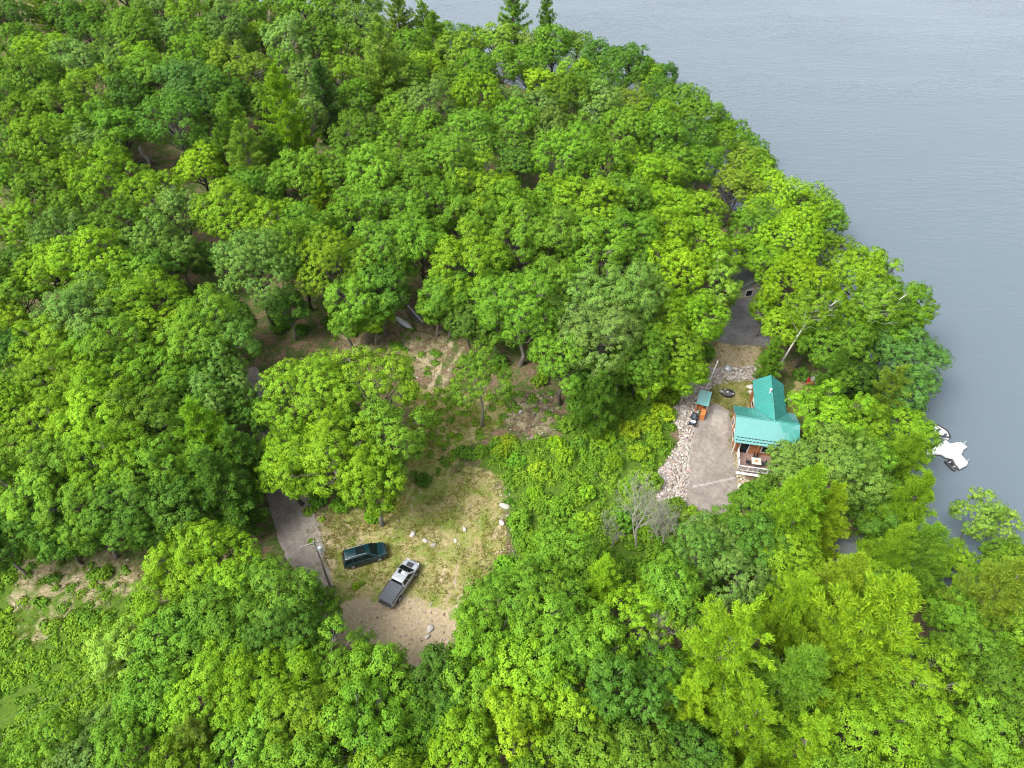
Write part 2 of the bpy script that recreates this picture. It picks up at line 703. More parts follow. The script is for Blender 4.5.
# ------------------------------------------------------------------ trees: direction seen from the drone, crown radius, kind, leaf colour
TREES = [
    # far rows, up to the skyline of the wood
    (-20, -22, 30, 'o', 'm'), (30, -20, 26, 'o', 'd'), (75, -24, 26, 'o', 'm'), (120, -20, 26, 'o', 'g'), (165, -24, 24, 'o', 'm'),
    (210, -18, 26, 'o', 'm'), (255, -16, 24, 'o', 'g'), (300, -14, 22, 'o', 'm'), (340, -8, 22, 'o', 'm'), (368, 0, 16, 'o', 'm'),
    (10, 14, 24, 'o', 'd'), (40, 8, 16, 'p', 'yy'), (64, 14, 22, 'o', 'd'), (98, 12, 22, 'o', 'm'), (130, 22, 25, 'o', 'm'), (160, 8, 22, 'o', 'g'),
    (192, 14, 24, 'o', 'y'), (222, 10, 24, 'o', 'g'), (250, 16, 22, 'o', 'm'), (278, 10, 22, 'o', 'm'), (306, 14, 24, 'o', 'm'), (335, 20, 24, 'o', 'm'),
    (360, 26, 24, 'o', 'g'), (398, 18, 24, 'p', 'l'), (424, 22, 20, 'p', 'y'), (470, 36, 20, 'o', 'm'), (447, 42, 20, 'o', 'm'),
    (514, 16, 19, 's', 'm'), (546, 26, 15, 's', 'm'), (495, 46, 20, 'o', 'l'), (527, 48, 20, 'o', 'l'), (552, 48, 22, 'o', 'm'), (577, 44, 18, 'o', 'm'),
    (20, 42, 22, 'o', 'm'), (60, 42, 13, 'p', 'o'), (48, 56, 32, 'o', 'y'), (86, 30, 20, 'o', 'd'), (112, 42, 24, 'o', 'm'), (140, 40, 24, 'o', 'm'),
    (168, 34, 22, 'o', 'g'), (200, 36, 24, 'o', 'm'), (230, 38, 25, 'o', 'g'), (262, 40, 18, 'o', 'y'), (290, 42, 26, 'o', 'g'), (318, 44, 24, 'o', 'm'), (345, 48, 22, 'o', 'm'),
    (382, 62, 34, 'p', 'l'), (412, 44, 22, 'o', 'm'), (434, 50, 24, 'p', 'm'), (460, 54, 26, 'o', 'l'), (600, 58, 22, 'o', 'd'), (628, 68, 22, 'o', 'd'), (646, 76, 20, 'o', 'y'), (665, 74, 14, 'o', 'c'),
    (8, 78, 26, 'o', 'm'), (38, 84, 26, 'o', 'm'), (75, 66, 28, 'o', 'g'), (62, 84, 18, 'o', 'yy'), (90, 86, 28, 'o', 'y'), (118, 66, 25, 'o', 'g'), (138, 60, 26, 'o', 'y'),
    (150, 80, 28, 'o', 'm'), (132, 96, 24, 'o', 'd'), (198, 60, 26, 'o', 'm'), (225, 62, 27, 'o', 'o'), (250, 76, 26, 'o', 'o'), (282, 68, 25, 'o', 'm'), (308, 78, 24, 'o', 'g'),
    (342, 72, 24, 'o', 'y'), (326, 98, 24, 'h', 'c'), (356, 96, 22, 'o', 'm'), (404, 76, 24, 'o', 'm'), (424, 70, 22, 'o', 'y'), (452, 68, 13, 'o', 'yy'), (476, 72, 22, 'o', 'm'), (502, 62, 25, 'o', 'm'), (528, 66, 22, 'o', 'm'),
    (541, 84, 17, 'o', 'yy'), (576, 78, 24, 'o', 'yy'), (600, 86, 26, 'o', 'd'), (660, 96, 20, 'o', 'd'), (682, 102, 24, 'o', 'm'),
    (4, 108, 24, 'o', 'd'), (28, 116, 26, 'o', 'y'), (58, 106, 28, 'o', 'm'), (96, 116, 25, 'o', 'm'), (72, 130, 22, 'o', 'm'), (120, 128, 22, 'o', 'm'),
    (190, 84, 36, 'o', 'c'), (172, 120, 35, 'o', 'd'), (216, 92, 28, 'o', 'd'), (262, 98, 22, 'o', 'm'), (286, 118, 38, 'p', 'yy'), (308, 120, 24, 'o', 'g'), (236, 132, 22, 'p', 'm'), (222, 116, 20, 'o', 'm'),
    (386, 92, 20, 'p', 'o'), (400, 118, 24, 'o', 'm'), (430, 106, 30, 'o', 'g'), (476, 98, 27, 'o', 'yy'), (456, 92, 22, 'o', 'm'), (512, 104, 23, 'o', 'g'), (540, 108, 24, 'o', 'g'), (565, 104, 26, 'o', 'm'), (598, 112, 26, 'o', 'g'),
    (628, 104, 26, 'o', 'o'), (656, 116, 26, 'o', 'y'), (700, 116, 22, 'o', 'm'), (720, 124, 17, 'o', 'm'), (736, 132, 15, 'o', 'm'), (750, 146, 16, 'o', 'd'),
    (16, 144, 28, 'o', 'm'), (46, 146, 29, 'o', 'y'), (86, 146, 28, 'o', 'g'), (112, 152, 22, 'o', 'm'), (362, 142, 28, 'o', 'm'), (392, 148, 30, 'o', 'm'), (424, 134, 26, 'o', 'm'),
    (470, 134, 34, 'o', 'm'), (516, 132, 27, 'o', 'm'), (548, 138, 26, 'o', 'g'), (578, 134, 30, 'o', 'm'), (622, 138, 32, 'o', 'm'), (660, 142, 30, 'o', 'm'), (692, 142, 26, 'o', 'd'), (722, 146, 22, 'o', 'm'), (746, 160, 22, 'o', 'o'),
    # middle rows
    (200, 168, 24, 'o', 'yy'), (224, 158, 22, 'p', 'm'), (250, 158, 28, 'p', 'l'), (276, 156, 24, 'p', 'm'), (14, 186, 26, 'o', 'm'), (44, 186, 28, 'o', 'm'), (78, 172, 28, 'o', 'y'), (112, 178, 34, 'o', 'y'),
    (152, 200, 30, 'o', 'y'), (178, 214, 30, 'o', 'g'), (74, 206, 28, 'o', 'm'), (22, 226, 28, 'o', 'y'), (58, 236, 34, 'o', 'g'), (112, 222, 34, 'o', 'm'), (152, 238, 34, 'o', 'g'), (176, 252, 26, 'o', 'g'),
    (300, 180, 34, 'o', 'm'), (340, 172, 34, 'o', 'm'), (322, 196, 27, 'p', 'yy'), (250, 192, 32, 'o', 'm'), (230, 214, 36, 'o', 'y'), (270, 226, 34, 'o', 'y'), (306, 234, 34, 'o', 'm'),
    (374, 182, 36, 'o', 'm'), (416, 176, 38, 'o', 'm'), (452, 172, 42, 'o', 'm'), (484, 196, 36, 'o', 'y'), (440, 206, 38, 'o', 'm'), (400, 212, 38, 'o', 'm'), (362, 214, 34, 'o', 'm'),
    (566, 160, 32, 'o', 'm'), (600, 168, 34, 'o', 'm'), (640, 174, 34, 'o', 'y'), (676, 172, 30, 'o', 'm'), (700, 160, 24, 'o', 'm'), (734, 184, 26, 'o', 'o'), (764, 182, 23, 'o', 'y'), (758, 166, 18, 'o', 'm'),
    (558, 194, 34, 'o', 'y'), (590, 206, 36, 'o', 'y'), (626, 204, 32, 'o', 'm'), (660, 206, 32, 'o', 'y'), (690, 212, 34, 'o', 'y'), (540, 214, 26, 'o', 'm'),
    (508, 214, 34, 'o', 'm'), (470, 222, 36, 'o', 'm'), (520, 240, 36, 'o', 'm'), (556, 240, 36, 'o', 'm'), (592, 246, 36, 'o', 'm'), (628, 240, 36, 'o', 'm'), (662, 240, 34, 'o', 'y'), (700, 244, 32, 'o', 'y'), (722, 258, 22, 'o', 'y'),
    (256, 266, 46, 'o', 'g'), (336, 264, 44, 'o', 'y'), (298, 260, 34, 'o', 'm'), (378, 252, 38, 'o', 'm'), (420, 242, 38, 'o', 'm'), (358, 296, 34, 'o', 'm'), (380, 290, 28, 'o', 'd'), (470, 262, 40, 'o', 'y'), (446, 292, 28, 'o', 'm'), (490, 292, 34, 'o', 'm'),
    (14, 262, 28, 'o', 'd'), (50, 270, 30, 'o', 'y'), (92, 264, 36, 'o', 'y'), (130, 276, 32, 'o', 'm'), (160, 270, 25, 'o', 'd'),
    (82, 308, 46, 'o', 'g'), (142, 300, 44, 'o', 'y'), (12, 292, 26, 'o', 'm'), (8, 318, 20, 'o', 'yy'), (16, 346, 28, 'o', 'd'), (52, 350, 33, 'o', 'y'), (90, 354, 32, 'o', 'm'),
    (165, 332, 40, 'o', 'y'), (202, 336, 42, 'o', 'm'), (224, 350, 38, 'o', 'g'), (122, 352, 40, 'o', 'm'), (154, 374, 42, 'o', 'm'), (186, 386, 38, 'o', 'd'), (62, 386, 38, 'o', 'y'), (20, 382, 30, 'o', 'm'), (98, 392, 42, 'o', 'y'), (212, 388, 34, 'o', 'g'), (232, 402, 26, 'o', 'd'),
    (20, 412, 32, 'o', 'y'), (56, 424, 40, 'o', 'y'), (98, 428, 42, 'o', 'y'), (140, 424, 40, 'o', 'm'), (176, 428, 36, 'o', 'm'), (204, 436, 34, 'h', 'y'), (236, 452, 32, 'h', 'd'),
    (16, 456, 36, 'o', 'm'), (62, 466, 44, 'o', 'm'), (112, 462, 46, 'o', 'y'), (156, 470, 42, 'o', 'm'), (192, 466, 38, 'o', 'm'), (222, 490, 34, 'h', 'd'), (28, 494, 38, 'o', 'm'), (84, 506, 42, 'o', 'm'), (128, 506, 42, 'o', 'd'), (170, 500, 36, 'o', 'd'), (36, 524, 30, 'o', 'd'), (0, 548, 26, 'o', 'd'), (96, 530, 24, 'o', 'd'),
    # the oaks between the track and the lot
    (312, 396, 54, 'o', 'y'), (372, 388, 50, 'o', 'y'), (332, 452, 52, 'o', 'y'), (386, 438, 44, 'o', 'm'), (290, 466, 30, 'o', 'y'), (300, 440, 38, 'o', 'y'), (372, 482, 36, 'o', 'y'),
    # in the middle of the clearing
    (480, 380, 36, 'f', 'm'), (520, 308, 42, 'o', 'm'), (552, 292, 36, 'o', 'm'), (564, 358, 36, 'o', 'm'), (592, 296, 44, 'o', 'g'), (632, 300, 44, 'o', 'g'), (600, 340, 42, 'o', 'g'), (598, 392, 26, 'h', 'd'), (640, 350, 34, 'o', 'm'),
    (672, 276, 34, 'o', 'yy'), (662, 316, 36, 'o', 'y'), (676, 350, 34, 'o', 'y'), (712, 284, 34, 'f', 'l'), (694, 322, 31, 'o', 'y'), (686, 372, 22, 'o', 'y'), (727, 290, 16, 'f', 'l'),
    # along the shore
    (780, 204, 34, 'o', 'y'), (812, 204, 30, 'o', 'y'), (826, 224, 24, 'o', 'm'), (792, 238, 38, 'o', 'y'), (828, 254, 26, 'o', 'y'), (756, 226, 28, 'o', 'm'), (798, 280, 40, 'o', 'yy'), (770, 256, 30, 'o', 'y'),
    (862, 284, 36, 'o', 'y'), (799, 311, 27, 'w', 'y'), (838, 326, 28, 'o', 'y'), (808, 336, 20, 'o', 'm'), (783, 326, 22, 'o', 'yy'), (772, 356, 16, 'h', 'm'), (838, 350, 34, 'o', 'm'), (866, 304, 28, 'w', 'm'), (892, 332, 27, 'o', 'm'), (872, 338, 18, 'o', 'm'), (900, 316, 36, 'o', 'm'), (914, 352, 34, 'o', 'c'), (906, 392, 28, 'o', 'c'), (832, 380, 24, 'h', 'd'), (856, 372, 26, 'o', 'd'),
    (886, 392, 30, 'p', 'o'), (834, 414, 38, 'o', 'y'), (862, 420, 34, 'o', 'y'), (908, 435, 27, 'o', 'y'), (904, 462, 30, 'h', 'y'), (836, 468, 43, 'o', 'g'), (791, 458, 24, 'o', 'g'), (866, 464, 40, 'o', 'm'), (878, 506, 30, 'o', 'd'),
    # below the cabin
    (796, 514, 44, 'h', 'y'), (760, 508, 30, 'o', 'm'), (822, 524, 30, 'h', 'yy'), (790, 560, 40, 'o', 'y'), (752, 546, 32, 'o', 'd'), (900, 512, 38, 'h', 'y'), (888, 552, 30, 'h', 'y'), (924, 552, 38, 'h', 'm'), (978, 516, 27, 'f', 'l'), (1000, 522, 22, 'f', 'l'), (956, 562, 26, 'o', 'y'), (1006, 556, 24, 'o', 'm'), (838, 590, 40, 'h', 'yy'), (872, 588, 34, 'o', 'y'),
    (992, 600, 52, 'p', 'o'), (1016, 572, 30, 'o', 'm'), (960, 628, 34, 'o', 'm'), (796, 606, 48, 'p', 'yy'), (854, 644, 74, 'p', 'yy'), (722, 650, 72, 'p', 'yy'), (690, 700, 40, 'p', 'yy'), (744, 722, 50, 'p', 'y'), (806, 742, 48, 'p', 'yy'), (904, 682, 54, 'o', 'y'), (868, 730, 56, 'o', 'y'), (930, 740, 52, 'o', 'y'),
    (980, 668, 44, 'o', 'm'), (1014, 700, 46, 'o', 'm'), (990, 744, 46, 'o', 'm'), (780, 690, 44, 'h', 'm'), (1030, 640, 40, 'o', 'm'), (940, 790, 52, 'o', 'm'), (1020, 790, 50, 'o', 'y'), (850, 800, 50, 'o', 'm'), (740, 790, 50, 'p', 'y'),
    # right of the lot
    (698, 556, 36, 'f', 'g'), (736, 580, 36, 'f', 'g'), (672, 592, 38, 'o', 'm'), (668, 578, 28, 'o', 'm'), (560, 548, 32, 'o', 'm'), (598, 586, 28, 'h', 'yy'), (632, 618, 40, 'f', 'y'), (574, 562, 30, 'o', 'm'), (720, 548, 26, 'o', 'g'),
    (500, 606, 44, 'o', 'm'), (540, 596, 44, 'o', 'm'), (486, 646, 44, 'o', 'm'), (548, 640, 50, 'o', 'm'), (524, 678, 42, 'o', 'y'), (590, 640, 40, 'o', 'm'), (564, 704, 46, 'f', 'yy'), (514, 728, 46, 'f', 'yy'), (600, 692, 40, 'o', 'd'), (644, 712, 42, 'f', 'd'), (660, 672, 36, 'o', 'd'), (584, 752, 42, 'o', 'm'), (640, 764, 42, 'o', 'm'), (690, 760, 36, 'o', 'd'),
    (440, 682, 36, 'o', 'd'), (466, 698, 36, 'o', 'm'), (430, 720, 36, 'o', 'd'), (462, 750, 46, 'o', 'yy'), (540, 790, 46, 'o', 'm'), (600, 800, 46, 'o', 'm'),
    # bottom left
    (200, 562, 50, 'o', 'y'), (178, 590, 46, 'o', 'y'), (230, 584, 47, 'o', 'y'), (276, 600, 48, 'o', 'm'), (226, 626, 52, 'o', 'm'), (184, 642, 44, 'o', 'm'), (122, 650, 34, 'o', 'l'), (286, 644, 46, 'o', 'd'), (310, 612, 30, 'o', 'm'),
    (330, 668, 50, 'o', 'm'), (372, 684, 44, 'o', 'm'), (270, 684, 52, 'o', 'y'), (220, 690, 52, 'o', 'y'), (310, 720, 52, 'o', 'y'), (362, 736, 48, 'o', 'm'), (252, 732, 46, 'o', 'm'), (206, 738, 42, 'p', 'l'), (400, 728, 38, 'o', 'm'),
    (160, 694, 42, 'o', 'm'), (126, 742, 42, 'o', 'm'), (76, 770, 38, 'o', 'g'), (20, 786, 36, 'o', 'm'), (300, 776, 48, 'o', 'm'), (380, 790, 48, 'o', 'y'), (180, 790, 44, 'o', 'y'),
]
TREES += [(257, 414, 19, 'o', 'd'), (262, 454, 19, 'o', 'm'), (58, 754, 38, 'o', 'm'), (108, 728, 32, 'o', 'g'), (14, 772, 34, 'o', 'm'), (764, 312, 15, 'o', 'y'), (206, 258, 18, 'o', 'd'), (728, 522, 18, 'o', 'm'), (704, 530, 22, 'f', 'g'), (518, 160, 22, 'o', 'd'), (346, 316, 20, 'o', 'm'), (372, 312, 20, 'o', 'y'), (434, 304, 20, 'o', 'm'), (468, 322, 22, 'o', 'd'), (494, 326, 20, 'o', 'm'), (620, 366, 22, 'o', 'm'), (652, 374, 22, 'o', 'y'), (584, 376, 20, 'o', 'd'), (286, 304, 22, 'o', 'd'), (236, 318, 18, 'o', 'd'), (152, 528, 26, 'o', 'd'), (60, 536, 24, 'o', 'd'), (204, 148, 18, 'o', 'd')]
TREES += [(1068, 604, 40, 'o', 'm'), (1074, 664, 46, 'o', 'y'), (1090, 730, 50, 'o', 'm'), (1130, 680, 48, 'o', 'd'), (1160, 760, 52, 'o', 'm'), (1090, 800, 50, 'o', 'y')]
# more of the same wood that the picture's edges only just catch
TREES += [(-34, 30, 26, 'o', 'm'), (-30, 74, 28, 'o', 'm'), (-30, 120, 28, 'o', 'd'), (-28, 170, 30, 'o', 'm'), (-30, 222, 30, 'o', 'm'), (-30, 280, 34, 'o', 'm'), (-30, 344, 36, 'o', 'm'), (-30, 410, 38, 'o', 'm'), (-34, 470, 40, 'o', 'm'), (-40, 530, 42, 'o', 'd')]

SIZE_WORD = [(3.2, 'Small'), (4.1, 'Medium'), (4.9, 'Broad'), (99, 'Large')]
placed = []
NG = np.random.default_rng(21)


def put_tree(px, py, r, kind, col):
    hc, R = 9.0, 5.0
    for _ in range(3):
        p = at(px, py, hc)
        R = r * project(p)[2] / FPX
        if kind == 'o':
            pool = BIG if R > 5.5 else (MID if R > 3.7 else SML)
        elif kind == 'f':
            pool = FINE
        elif kind == 'w':
            pool = BIRCH
        elif kind == 'p':
            pool = PINE
        elif kind == 's':
            pool = SPIRE
        else:
            pool = HEML
        hc = pool[0]['hc'] * R / pool[0]['R']
    v = pool[int(NG.integers(len(pool)))]
    s = .95 * R / v['R']
    name = {'o': 'broadleaf_tree', 'f': 'slender_tree', 'w': 'birch_tree', 'p': 'pine_tree', 's': 'spruce_tree', 'h': 'hemlock_tree'}[kind]
    t = empty(name, (p[0], p[1], gz(p[0], p[1])), NG.uniform(0, 6.28))
    t.scale = (s * NG.uniform(.88, 1.12), s * NG.uniform(.88, 1.12), s * NG.uniform(.93, 1.09))
    w = bpy.data.objects.new('trunk', v['white'] if kind == 'w' else v['pale'] if (kind == 'f' or NG.uniform() < .4) else v['bark'])
    c = bpy.data.objects.new('crown', v['crown'])
    for o in (w, c):
        COL.objects.link(o)
        o.parent = t
    base = np.array(LC[col][0])
    jit = NG.normal(size=3) * np.array([.035, .03, .08]) + NG.normal() * .11
    c.color = (*np.clip(base * (1 + jit), .002, .5), 1)
    if kind == 'w':
        t.rotation_euler = (0, R_(9), 0)
    placed.append(dict(o=t, px=px, py=py, R=R, kind=kind, col=LC[col][1], name=name))
    return t


for a in TREES:
    put_tree(*a)
print('TREES', len(placed))

# ------------------------------------------------------------------ ground sheet
def axis(lo, c0, c1, hi, fine, grow):
    a = list(np.arange(c0, c1, fine))
    s = fine
    x = c0
    left = []
    while x > lo:
        s *= grow
        x -= s
        left.append(x)
    s = fine
    x = a[-1]
    right = []
    while x < hi:
        s *= grow
        x += s
        right.append(x)
    return np.array(left[::-1] + a + right)


GX = axis(-520, -72, 62, 420, .62, 1.12)
GY = axis(-60, 34, 150, 620, .62, 1.12)
XX, YY = np.meshgrid(GX, GY)
GP = np.stack([XX.ravel(), YY.ravel()], 1)
GZ = ground_v(GP)
nx, ny = len(GX), len(GY)
ii = (np.arange(ny - 1)[:, None] * nx + np.arange(nx - 1)[None, :]).ravel()
GF = np.stack([ii, ii + 1, ii + nx + 1, ii + nx], 1)

P_LOT = gpoly([(332, 500), (322, 560), (340, 606), (348, 640), (384, 668), (420, 672), (452, 650), (468, 608), (492, 572), (512, 548), (504, 512), (506, 480), (470, 468), (436, 476), (418, 470), (398, 500), (370, 520)])
P_DIRT = gpoly([(318, 596), (346, 602), (392, 596), (404, 588), (428, 606), (458, 604), (462, 640), (436, 668), (402, 680), (350, 650), (318, 640)])
P_TRACK = gpoly([(446, 334), (462, 338), (464, 350), (444, 382), (426, 396), (416, 388), (432, 352)])
P_LITTER = gpoly([(336, 352), (330, 330), (400, 306), (432, 304), (450, 340), (428, 392), (400, 372)])
P_GRASSTRACK = gpoly([(414, 388), (448, 388), (500, 398), (512, 420), (470, 446), (446, 476), (410, 486), (408, 440)])
P_BRUSH = gpoly([(512, 394), (552, 392), (564, 418), (558, 436), (532, 442), (504, 428)])
P_ROADSIDE = gpoly([(300, 506), (346, 512), (380, 524), (352, 560), (330, 600), (318, 572)])
P_LUSH1 = gpoly([(470, 452), (500, 440), (570, 440), (580, 380), (690, 370), (672, 440), (664, 496), (690, 520), (740, 520), (740, 600), (470, 600), (500, 560), (512, 540), (504, 486)])
P_LUSH2 = gpoly([(-60, 560), (40, 540), (120, 560), (150, 600), (130, 700), (60, 760), (-60, 780)])
P_BARE2 = gpoly([(20, 556), (110, 548), (150, 566), (132, 604), (70, 616), (40, 650), (14, 640), (8, 590)])
P_BARE3 = gpoly([(70, 700), (110, 694), (120, 720), (84, 734)])
P_BANK = gpoly([(690, 376), (712, 368), (760, 366), (764, 380), (716, 382), (704, 398), (696, 420), (694, 470), (692, 510), (656, 500), (658, 470), (680, 440), (674, 410)])
P_YARD = gpoly([(712, 380), (756, 378), (758, 400), (790, 410), (800, 380), (784, 366), (804, 372), (800, 420), (736, 404), (744, 478), (728, 478), (728, 410), (706, 404)])
P_YARD2 = gpoly([(716, 340), (762, 344), (764, 372), (712, 370)])
P_FRONT = gpoly([(730, 440), (746, 450), (748, 480), (770, 486), (756, 506), (736, 500)])


def mask(polys, soft, amp, sc):
    m = np.zeros(len(GP))
    near = (np.abs(GP[:, 0]) < 90) & (GP[:, 1] > 20) & (GP[:, 1] < 170)
    Q = GP[near]
    wv = wob(Q, sc) * amp + NG.normal(size=len(Q)) * .25
    for p in polys:
        m[near] = np.maximum(m[near], sstep(-soft, soft, sdist(Q, p) + wv))
    return m


mk_bare = np.maximum.reduce([mask([P_DIRT, P_YARD2, P_FRONT], 1.2, .9, 2.2), .46 * mask([P_LITTER, P_BRUSH, P_ROADSIDE], 1.2, 1.0, 2.0), .5 * mask([P_BARE2, P_BARE3], 1.2, 1.0, 2.0)])
def wear(lines, half):
    m = np.zeros(len(GP))
    near = (np.abs(GP[:, 0]) < 40) & (GP[:, 1] > 30) & (GP[:, 1] < 100)
    Q = GP[near]
    for ln in lines:
        c = gpoly(ln)
        m[near] = np.maximum(m[near], 1 - sstep(half * .4, half * 1.6, seg_dist(Q, c, False) + .25 * wob(Q, 1.5)))
    return m


TRK = [[(392, 610), (406, 618), (424, 612), (436, 596), (444, 570), (448, 540)], [(398, 622), (420, 626), (442, 612), (452, 590), (458, 560)], [(340, 612), (370, 632), (410, 640), (452, 628)], [(350, 640), (390, 652), (430, 652)],
       [(306, 510), (330, 540), (334, 580), (348, 610)], [(318, 512), (342, 530), (340, 560)], [(496, 486), (502, 512), (494, 544), (478, 570)], [(424, 404), (430, 388), (438, 368), (452, 342)], [(438, 402), (443, 388), (450, 368), (464, 346)]]
mk_bare = np.maximum.reduce([mk_bare, .5 * wear(TRK[:7], .32), .52 * wear(TRK[7:], .45)])
mk_lawn = mask([P_LOT, P_GRASSTRACK, P_YARD, P_YARD2], 1.0, .8, 2.4)
mk_lush = np.maximum(mask([P_LUSH1, P_LUSH2], 1.2, 1.3, 2.4), .36 * mask([P_GRASSTRACK], 1.2, 1.3, 2.4))
mk_bank = mask([P_BANK], .5, .5, 1.2)
mat, nt, out = new_mat('ground')
bs = nt.nodes.new('ShaderNodeBsdfPrincipled')
bs.inputs['Roughness'].default_value = .95
bs.inputs['Specular IOR Level'].default_value = .1
va = nt.nodes.new('ShaderNodeAttribute')
va.attribute_name = 'cover'
sep = nt.nodes.new('ShaderNodeSeparateColor')
L(nt, va.outputs['Color'], sep.inputs[0])
n_f = noise(nt, 3.2, 6, .7)
n_m = noise(nt, .55, 5, .65, dist=.6)
n_s = noise(nt, 11, 3, .7)
n_l = noise(nt, .16, 4, .6)
litter = ramp(nt, n_f, [(.3, (.06, .042, .026)), (.5, (.13, .09, .055)), (.72, (.21, .155, .105))])
moss = ramp(nt, n_f, [(.3, (.03, .055, .01)), (.7, (.075, .115, .024))])
base = mixc(nt, ramp(nt, n_m, [(.42, (0, 0, 0)), (.56, (1, 1, 1))]), litter, moss)
dirt = ramp(nt, n_f, [(.25, (.2, .155, .095)), (.5, (.30, .24, .15)), (.75, (.4, .335, .23))])
dirt = mixc(nt, ramp(nt, n_s, [(.62, (0, 0, 0)), (.7, (1, 1, 1))]), dirt, (.42, .37, .31))
straw = ramp(nt, n_f, [(.3, (.175, .145, .055)), (.7, (.32, .27, .14))])
green = ramp(nt, n_s, [(.3, (.085, .125, .016)), (.7, (.175, .215, .045))])
lawn = mixc(nt, ramp(nt, n_m, [(.38, (0, 0, 0)), (.6, (1, 1, 1))]), green, straw)
lush = ramp(nt, n_f, [(.3, (.035, .07, .008)), (.7, (.08, .14, .014))])
vo = nt.nodes.new('ShaderNodeTexVoronoi')
vo.inputs['Scale'].default_value = 3.4
gg = nt.nodes.new('ShaderNodeNewGeometry')
L(nt, gg.outputs['Position'], vo.inputs['Vector'])
stone = mixc(nt, .55, vo.outputs['Color'], (.33, .3, .27))
stone = mixc(nt, .75, stone, ramp(nt, n_f, [(.3, (.2, .165, .14)), (.7, (.36, .32, .285))]))


def thresh(sock, nz, w=.5):
    """edge of a cover broken up by noise"""
    a = N(nt, 'ShaderNodeMath', operation='ADD')
    L(nt, sock, a.inputs[0])
    s = N(nt, 'ShaderNodeMath', operation='MULTIPLY_ADD')
    L(nt, nz, s.inputs[0])
    s.inputs[1].default_value = 1.6 * w
    s.inputs[2].default_value = -.8 * w
    L(nt, s.outputs[0], a.inputs[1])
    return ramp(nt, a.outputs[0], [(.36, (0, 0, 0)), (.64, (1, 1, 1))])


c = mixc(nt, thresh(sep.outputs[2], n_m), base, lush)
c = mixc(nt, thresh(sep.outputs[1], n_m), c, lawn)
c = mixc(nt, thresh(sep.outputs[0], n_m, .8), c, dirt)
c = mixc(nt, thresh(va.outputs['Alpha'], n_f, .5), c, stone)
L(nt, c, bs.inputs['Base Color'])
bp = nt.nodes.new('ShaderNodeBump')
bp.inputs['Strength'].default_value = .7
bp.inputs['Distance'].default_value = .12
L(nt, n_f, bp.inputs['Height'])
L(nt, bp.outputs[0], bs.inputs['Normal'])
L(nt, bs.outputs[0], out.inputs[0])
me = np_mesh('ground', np.column_stack([GP, GZ]), GF, mat, smooth=True)
ca = me.attributes.new('cover', 'FLOAT_COLOR', 'POINT')
ca.data.foreach_set('color', np.stack([mk_bare, mk_lawn, mk_lush, mk_bank], 1).astype(np.float32).ravel())
ground = bpy.data.objects.new('ground', me)
COL.objects.link(ground)
tag(ground, kind='structure')

# ------------------------------------------------------------------ lake
mat, nt, out = new_mat('water')
bs = nt.nodes.new('ShaderNodeBsdfPrincipled')
bs.inputs['Base Color'].default_value = (.088, .114, .134, 1)
bs.inputs['Roughness'].default_value = .12
bs.inputs['IOR'].default_value = 1.33
tc = nt.nodes.new('ShaderNodeNewGeometry')
mp = nt.nodes.new('ShaderNodeMapping')
mp.inputs['Scale'].default_value = (.42, 1.25, 1)
mp.inputs['Rotation'].default_value = (0, 0, R_(-8))
L(nt, tc.outputs['Position'], mp.inputs[0])
n1 = noise(nt, .9, 3, .55, mp.outputs[0], .3)
n2 = noise(nt, .06, 3, .5, mp.outputs[0])
mm = N(nt, 'ShaderNodeMath', operation='MULTIPLY')
L(nt, n1, mm.inputs[0])
L(nt, ramp(nt, n2, [(.35, (.25, .25, .25)), (.65, (1, 1, 1))]), mm.inputs[1])
bp = nt.nodes.new('ShaderNodeBump')
bp.inputs['Strength'].default_value = 1.0
bp.inputs['Distance'].default_value = .24
L(nt, mm.outputs[0], bp.inputs['Height'])
L(nt, bp.outputs[0], bs.inputs['Normal'])
n3 = noise(nt, .018, 4, .6, mp.outputs[0], .6)
L(nt, ramp(nt, n3, [(.4, (.07, .07, .07)), (.62, (.24, .24, .24))]), bs.inputs['Roughness'])
L(nt, bs.outputs[0], out.inputs[0])
wb = MB()
wb.add([(-3000, -400, LAKE), (5000, -400, LAKE), (5000, 6000, LAKE), (-3000, 6000, LAKE)], [(0, 1, 2, 3)])
lake = wb.build('lake_water', mat)
tag(lake, kind='structure')


